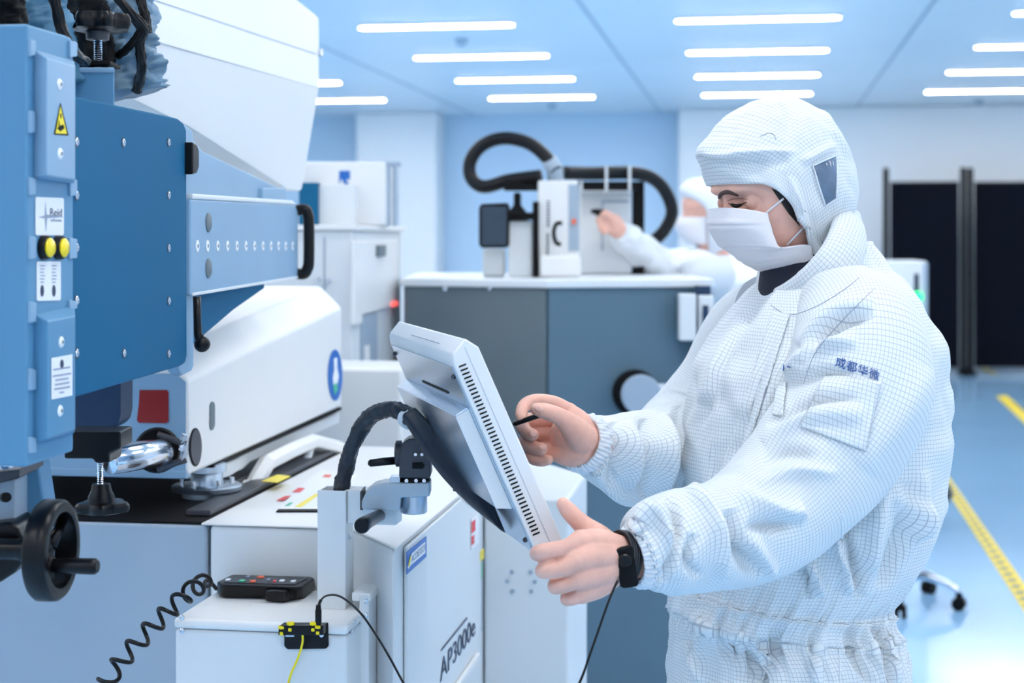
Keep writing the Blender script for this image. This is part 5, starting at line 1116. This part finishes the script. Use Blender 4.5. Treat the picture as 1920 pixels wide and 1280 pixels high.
# seams, flap, pocket and embroidery on the suit
cs_b = [cov_bvh, slv_bvh]
def cbox(name, quad, off=.003): return patch(name, quad, cs_b, M['cloth'], pr_, off, 20, 20, .0015)
cbox('sleeve_pocket', [(1548, 702), (1652, 716), (1622, 846), (1500, 800)])
patch('front_placket', [(1452, 585), (1482, 592), (1352, 1005), (1316, 1000)], [cov_bvh], M['cloth'], pr_, .003, 10, 60, .002)
patch('chest_pocket', [(1462, 716), (1478, 716), (1470, 780), (1452, 780)], cs_b, M['cloth'], pr_, .004, 8, 20, .002)
line_on('armhole_seam', [(1640, 540), (1580, 600), (1530, 660), (1506, 720)], cs_b, M['inkl'], pr_, .0006, 40, .0003)
line_on('collar_seam', [(1445, 572), (1480, 590), (1530, 575), (1580, 545), (1612, 520)], cs_b, M['inkl'], pr_, .0006, 40, .0004)
line_on('side_seam', [(1578, 960), (1580, 1040), (1584, 1110)], cs_b, M['cloth2'], pr_, .0012, 30, .0005)
line_on('side_seam', [(1572, 1175), (1574, 1230), (1575, 1285)], cs_b, M['cloth2'], pr_, .0012, 30, .0005)
def embroider(name, s, quad, bvhs, m, cols):
    cu = bpy.data.curves.new(name, 'FONT'); cu.body = s; cu.size = 1; o = bpy.data.objects.new(name, cu); C.objects.link(o); bpy.context.view_layer.update()
    me = bpy.data.meshes.new_from_object(o.evaluated_get(bpy.context.evaluated_depsgraph_get())); bpy.data.objects.remove(o)
    vs = [v.co.copy() for v in me.vertices]; fs = [tuple(p.vertices) for p in me.polygons]
    x0, x1 = min(v.x for v in vs), max(v.x for v in vs); y0_, y1 = min(v.y for v in vs), max(v.y for v in vs)
    (ax, ay), (bx_, by), (cx_, cy_), (dx_, dy_) = quad; out = []
    for v in vs:
        u = (v.x - x0) / (x1 - x0); t = 1 - (v.y - y0_) / (y1 - y0_)
        x = (ax * (1 - u) + bx_ * u) * (1 - t) + (dx_ * (1 - u) + cx_ * u) * t; y = (ay * (1 - u) + by * u) * (1 - t) + (dy_ * (1 - u) + cy_ * u) * t
        h, _ = hit(bvhs, x, y, .0016); out.append(h if h is not None else P(x, y, 2.1))
    bpy.data.meshes.remove(me); e = obj(name, MB().add(out, fs), m, pr_); s_ = e.modifiers.new('thick', 'SOLIDIFY'); s_.thickness = .0006; return e
for k, ch_ in enumerate('成都华微'):
    x = 1569 + k * 20.6; y = 667 + k * 7.2
    embroider('embroidered_lettering', ch_, [(x, y), (x + 18.5, y + 6.5), (x + 16, y + 25.5), (x - 2.5, y + 19)], [slv_bvh], M['navy'], 1)
line_on('embroidered_mark', [(1471, 684), (1471, 690), (1470, 695)], cs_b, M['navy'], pr_, .0009, 10, .0014)
line_on('embroidered_mark', [(1477, 686), (1483, 688)], cs_b, M['navy'], pr_, .0009, 10, .0014)
# nails
def nail(px, py, Y, rx, ry, rot, nrm=None):
    h, n_ = hit([skin_bvh], px, py, .0004)
    if h is None: return
    r_ = CR * math.cos(rot) - UP * math.sin(rot); r_ = (r_ - n_ * r_.dot(n_)).normalized(); u_ = n_.cross(r_)
    mb = MB().rings([[h + r_ * (rx * q * math.cos(t)) + u_ * (ry * q * math.sin(t)) + n_ * zz for t in [2 * math.pi * i / 24 for i in range(24)]] for q, zz in ((1, -.0012), (.92, .0001), (.5, .0007), (.05, .0009))])
    obj('fingernail', mb, M['nail'], pr_, smooth=True)
nail(1010, 766, 2.16, .0065, .0048, .15); nail(1000, 813, 2.2, .0062, .0048, .5); nail(1018, 838, 2.2, .006, .0045, .1)
# wrist strap
ws = P(1166, 1046, 1.969); wd = (P(1186, 1048, 1.976) - P(1150, 1044, 1.96)).normalized(); wa = (UP - wd * UP.dot(wd)).normalized(); wb = wd.cross(wa)
rings = [[ws + wd * s_ + (wa * math.cos(t) * .034 + wb * math.sin(t) * .031) * q for t in [2 * math.pi * i / 64 for i in range(64)]] for s_, q in ((-.009, .93), (-.0088, 1), (.0088, 1.03), (.009, .95), (.0, .9), (-.009, .93))]
wst = obj('wrist_strap', MB().rings(rings, cap=False), M['black'], pr_, smooth='auto')
for k in range(5):
    s_ = -.007 + k * .0035
    obj('strap_rib', MB().rings([[ws + wd * (s_ + dd) + (wa * math.cos(t) * .034 + wb * math.sin(t) * .031) * q for t in [2 * math.pi * i / 48 for i in range(48)]] for dd, q in ((-.001, 1.01), (0, 1.045), (.001, 1.01))], cap=False), M['dgrey'], wst, smooth=True)
wc = P(1177, 1068, 1.93)
obj('strap_block', MB().prism([P(x, y, 1.934) for x, y in ((1154, 1030), (1186, 1022), (1198, 1092), (1196, 1100), (1168, 1104), (1163, 1098))], CD * .012), M['blackm'], wst, bevel=.003, seg=3)
obj('snap_button', MB().lathe(P(1172, 1050, 1.934), -CD, [(0, .0085), (.003, .0085), (.005, .0068), (.005, 0)], 28), M['black'], wst, smooth='auto')
# stylus in the far hand: lies between thumb and finger, top level because it is held
mb = MB(); capsule(mb, [P(966, 794, 2.185), P(1010, 779, 2.182), P(1040, 772, 2.215)], [.0036, .0038, .0038], 20)
tag(obj('stylus', mb, M['black'], loc=P(990, 785, 2.185), smooth=True), 'short black stylus pinched in the worker\'s far hand', 'pen')
# ================================================================= the second worker, at the microscope
W2 = P(1345, HZ, 5.9); F2 = (-CR * .93 - CD * .36).normalized(); L2 = F2.cross(UP).normalized() * -1
p2r = thing('person', 'blurred person in white hooded suit reaching to the microscope behind the grey enclosure', 'person', (W2.x, W2.y, 0))
H2 = P(1322, 400, 5.85)
def G(f, u, l): return H2 + F2 * f + UP * u + L2 * l
b2 = MB()
b2.rings([[G((ff * math.cos(t) if math.cos(t) > 0 else fb * math.cos(t)) + (.02 * math.exp(-(t if t < 3.2 else t - 2 * math.pi) ** 2 * 22) * math.exp(-((u + .03) / .025) ** 2)), u, l * math.sin(t)) for t in [2 * math.pi * i / 40 for i in range(40)]]
          for u, ff, fb, l in spline([(.125, .01, .03, .02), (.1, .065, .09, .06), (.04, .09, .11, .074), (0, .086, .11, .075), (-.04, .09, .1, .07), (-.08, .08, .06, .058), (-.12, .03, .03, .03)], 30)])
capsule(b2, [G(-.02, -.07, 0), P(1345, 520, 5.9), P(1350, 760, 5.9), P(1350, 880, 5.9)], [.055, .06, .1, .09], 24)
sh2 = P(1305, 512, 5.72)
capsule(b2, [P(1345, 530, 5.85), sh2, P(1228, 496, 5.4), P(1160, 432, 5.16)], [.06, .05, .04, .028], 20)
for q in ([(1160, 432, 5.16, .03), (1148, 420, 5.15, .036), (1138, 412, 5.15, .03)], [(1142, 406, 5.14, .014), (1130, 398, 5.13, .012), (1122, 402, 5.13, .010)], [(1138, 412, 5.13, .014), (1126, 410, 5.12, .012), (1122, 414, 5.12, .010)],
          [(1138, 420, 5.13, .014), (1128, 422, 5.12, .012), (1126, 428, 5.12, .010)], [(1142, 428, 5.13, .013), (1133, 431, 5.12, .011), (1132, 436, 5.12, .009)], [(1150, 412, 5.12, .014), (1138, 402, 5.11, .012), (1130, 402, 5.11, .010)]): pcap(b2, q)
for s_ in (1, -1):
    h_ = Vector((W2.x, W2.y, 0)) + L2 * .09 * s_
    capsule(b2, [h_ + UP * .88, h_ + UP * .48 + F2 * .02, h_ + UP * .09], [.07, .05, .036], 20); capsule(b2, [h_ + UP * .045 - F2 * .03, h_ + UP * .04 + F2 * .12], [.028, .022], 16)
o2 = obj('body', b2, M['skin'], p2r, smooth=True); rm_ = o2.modifiers.new('remesh', 'REMESH'); rm_.mode = 'VOXEL'; rm_.voxel_size = .006; rm_.use_smooth_shade = True
def ring2(c, a, b, n=60, amp=.006, sd=0): return [c + F2 * (a * math.cos(t)) + L2 * (b * math.sin(t)) + (F2 * math.cos(t) + L2 * math.sin(t)) * amp * noise.noise(Vector((math.cos(t) * 3, math.sin(t) * 3, c.z * 12 + sd))) for t in [2 * math.pi * i / n for i in range(n)]]
rs = []
for y, x, a, b in spline([(478, 1346, .075, .08), (492, 1347, .1, .13), (512, 1348, .125, .185), (545, 1350, .15, .215), (620, 1352, .165, .22), (720, 1353, .15, .19), (770, 1354, .145, .18), (860, 1354, .17, .2), (960, 1354, .16, .2)], 80):
    rs.append(ring2(P(x, y, 5.9), a, b, amp=.022))
obj('coverall', MB().rings(rs), M['cloth2'], p2r, smooth=True)
for s_ in (1, -1):
    h_ = Vector((W2.x, W2.y, 0)) + L2 * .095 * s_
    obj('trouser_leg', MB().rings([ring2(h_ + UP * z, r, r, 40, .01, s_) for z, r in spline([(.86, .115), (.5, .1), (.2, .088), (.1, .07)], 24)]), M['cloth2'], p2r, smooth=True)
    obj('overshoe', MB().rings([[h_ + F2 * f + L2 * (w_ * math.cos(t)) + UP * (h * (.5 + .5 * math.sin(t))) for t in [2 * math.pi * i / 24 for i in range(24)]] for f, w_, h in spline([(-.1, .02, .05), (-.06, .05, .12), (.08, .05, .1), (.2, .02, .05)], 16)]), M['cloth2'], p2r, smooth=True)
ar2 = spline([(1330, 518, 5.16, .08), (1300, 512, 5.72, .084), (1262, 506, 5.56, .075), (1228, 496, 5.4, .068), (1198, 468, 5.28, .058), (1172, 444, 5.19, .046), (1160, 434, 5.16, .034)], 90)
fr = frames([P(a, b, c) for a, b, c, _ in ar2])
obj('left_sleeve', MB().rings([[p + (a * math.cos(t) + b * math.sin(t)) * (ar2[k][3] + .012 * noise.noise(Vector((math.cos(t) * 1.5, math.sin(t) * 1.5, k * .16)))) for t in [2 * math.pi * i / 48 for i in range(48)]] for k, (p, a, b) in enumerate(fr)]), M['cloth2'], p2r, smooth=True)
ar3 = spline([(1380, 530, 6.02, .085), (1378, 580, 6.06, .085), (1350, 660, 6.02, .075), (1310, 690, 5.9, .06)], 50); fr = frames([P(a, b, c) for a, b, c, _ in ar3])
obj('right_sleeve', MB().rings([[p + (a * math.cos(t) + b * math.sin(t)) * ar3[k][3] for t in [2 * math.pi * i / 40 for i in range(40)]] for k, (p, a, b) in enumerate(fr)]), M['cloth2'], p2r, smooth=True)
rs = []
for k in range(30):
    v = k / 29; ring = []
    for i in range(60):
        t = 2 * math.pi * i / 60; up_, sd_ = math.cos(t), math.sin(t)
        pu = np.array(spline([(.075, .05), (.105, .085), (.07, .125), (-.02, .135), (-.1, .1), (-.13, .0)], 30)[k]); ps = np.array(spline([(.035, .078), (.03, .09), (0, .098), (-.05, .098), (-.1, .07), (-.13, 0)], 30)[k]); pd = np.array(spline([(.0, .16), (-.02, .165), (-.04, .16), (-.07, .14), (-.11, .09), (-.13, 0)], 30)[k])
        A2 = pu if up_ > 0 else pd; c2 = up_ * up_
        ring.append(G(A2[0] * c2 + ps[0] * (1 - c2), A2[1] * up_, ps[1] * sd_))
    rs.append(ring)
obj('hood', MB().rings(rs, cap=False), M['cloth2'], p2r, smooth=True)
rs = []
for k in range(24):
    v = k / 23; c_ = spline([(.105, -.015), (.118, -.045), (.1, -.08), (.06, -.115)], 24)[k]
    rs.append([G(.03 + (c_[0] - .03) * math.cos(a), c_[1], .074 * math.sin(a)) for a in [-1.5 + 3.0 * i / 24 for i in range(25)]])
m2 = obj('face_mask', MB().rings(rs, close=False, cap=False), M['mask'], p2r, smooth=True); m2.modifiers.new('thick', 'SOLIDIFY').thickness = .002
mb = MB(); capsule(mb, [P(1112, 396, 5.12), P(1122, 398, 5.12), P(1133, 405, 5.13), P(1135, 418, 5.13)], [.008, .013, .014, .012], 16)
tag(obj('grip_knob', mb, M['black'], loc=P(1125, 400, 5.12), smooth=True), 'black control knob held by the blurred worker beside the microscope', 'knob')
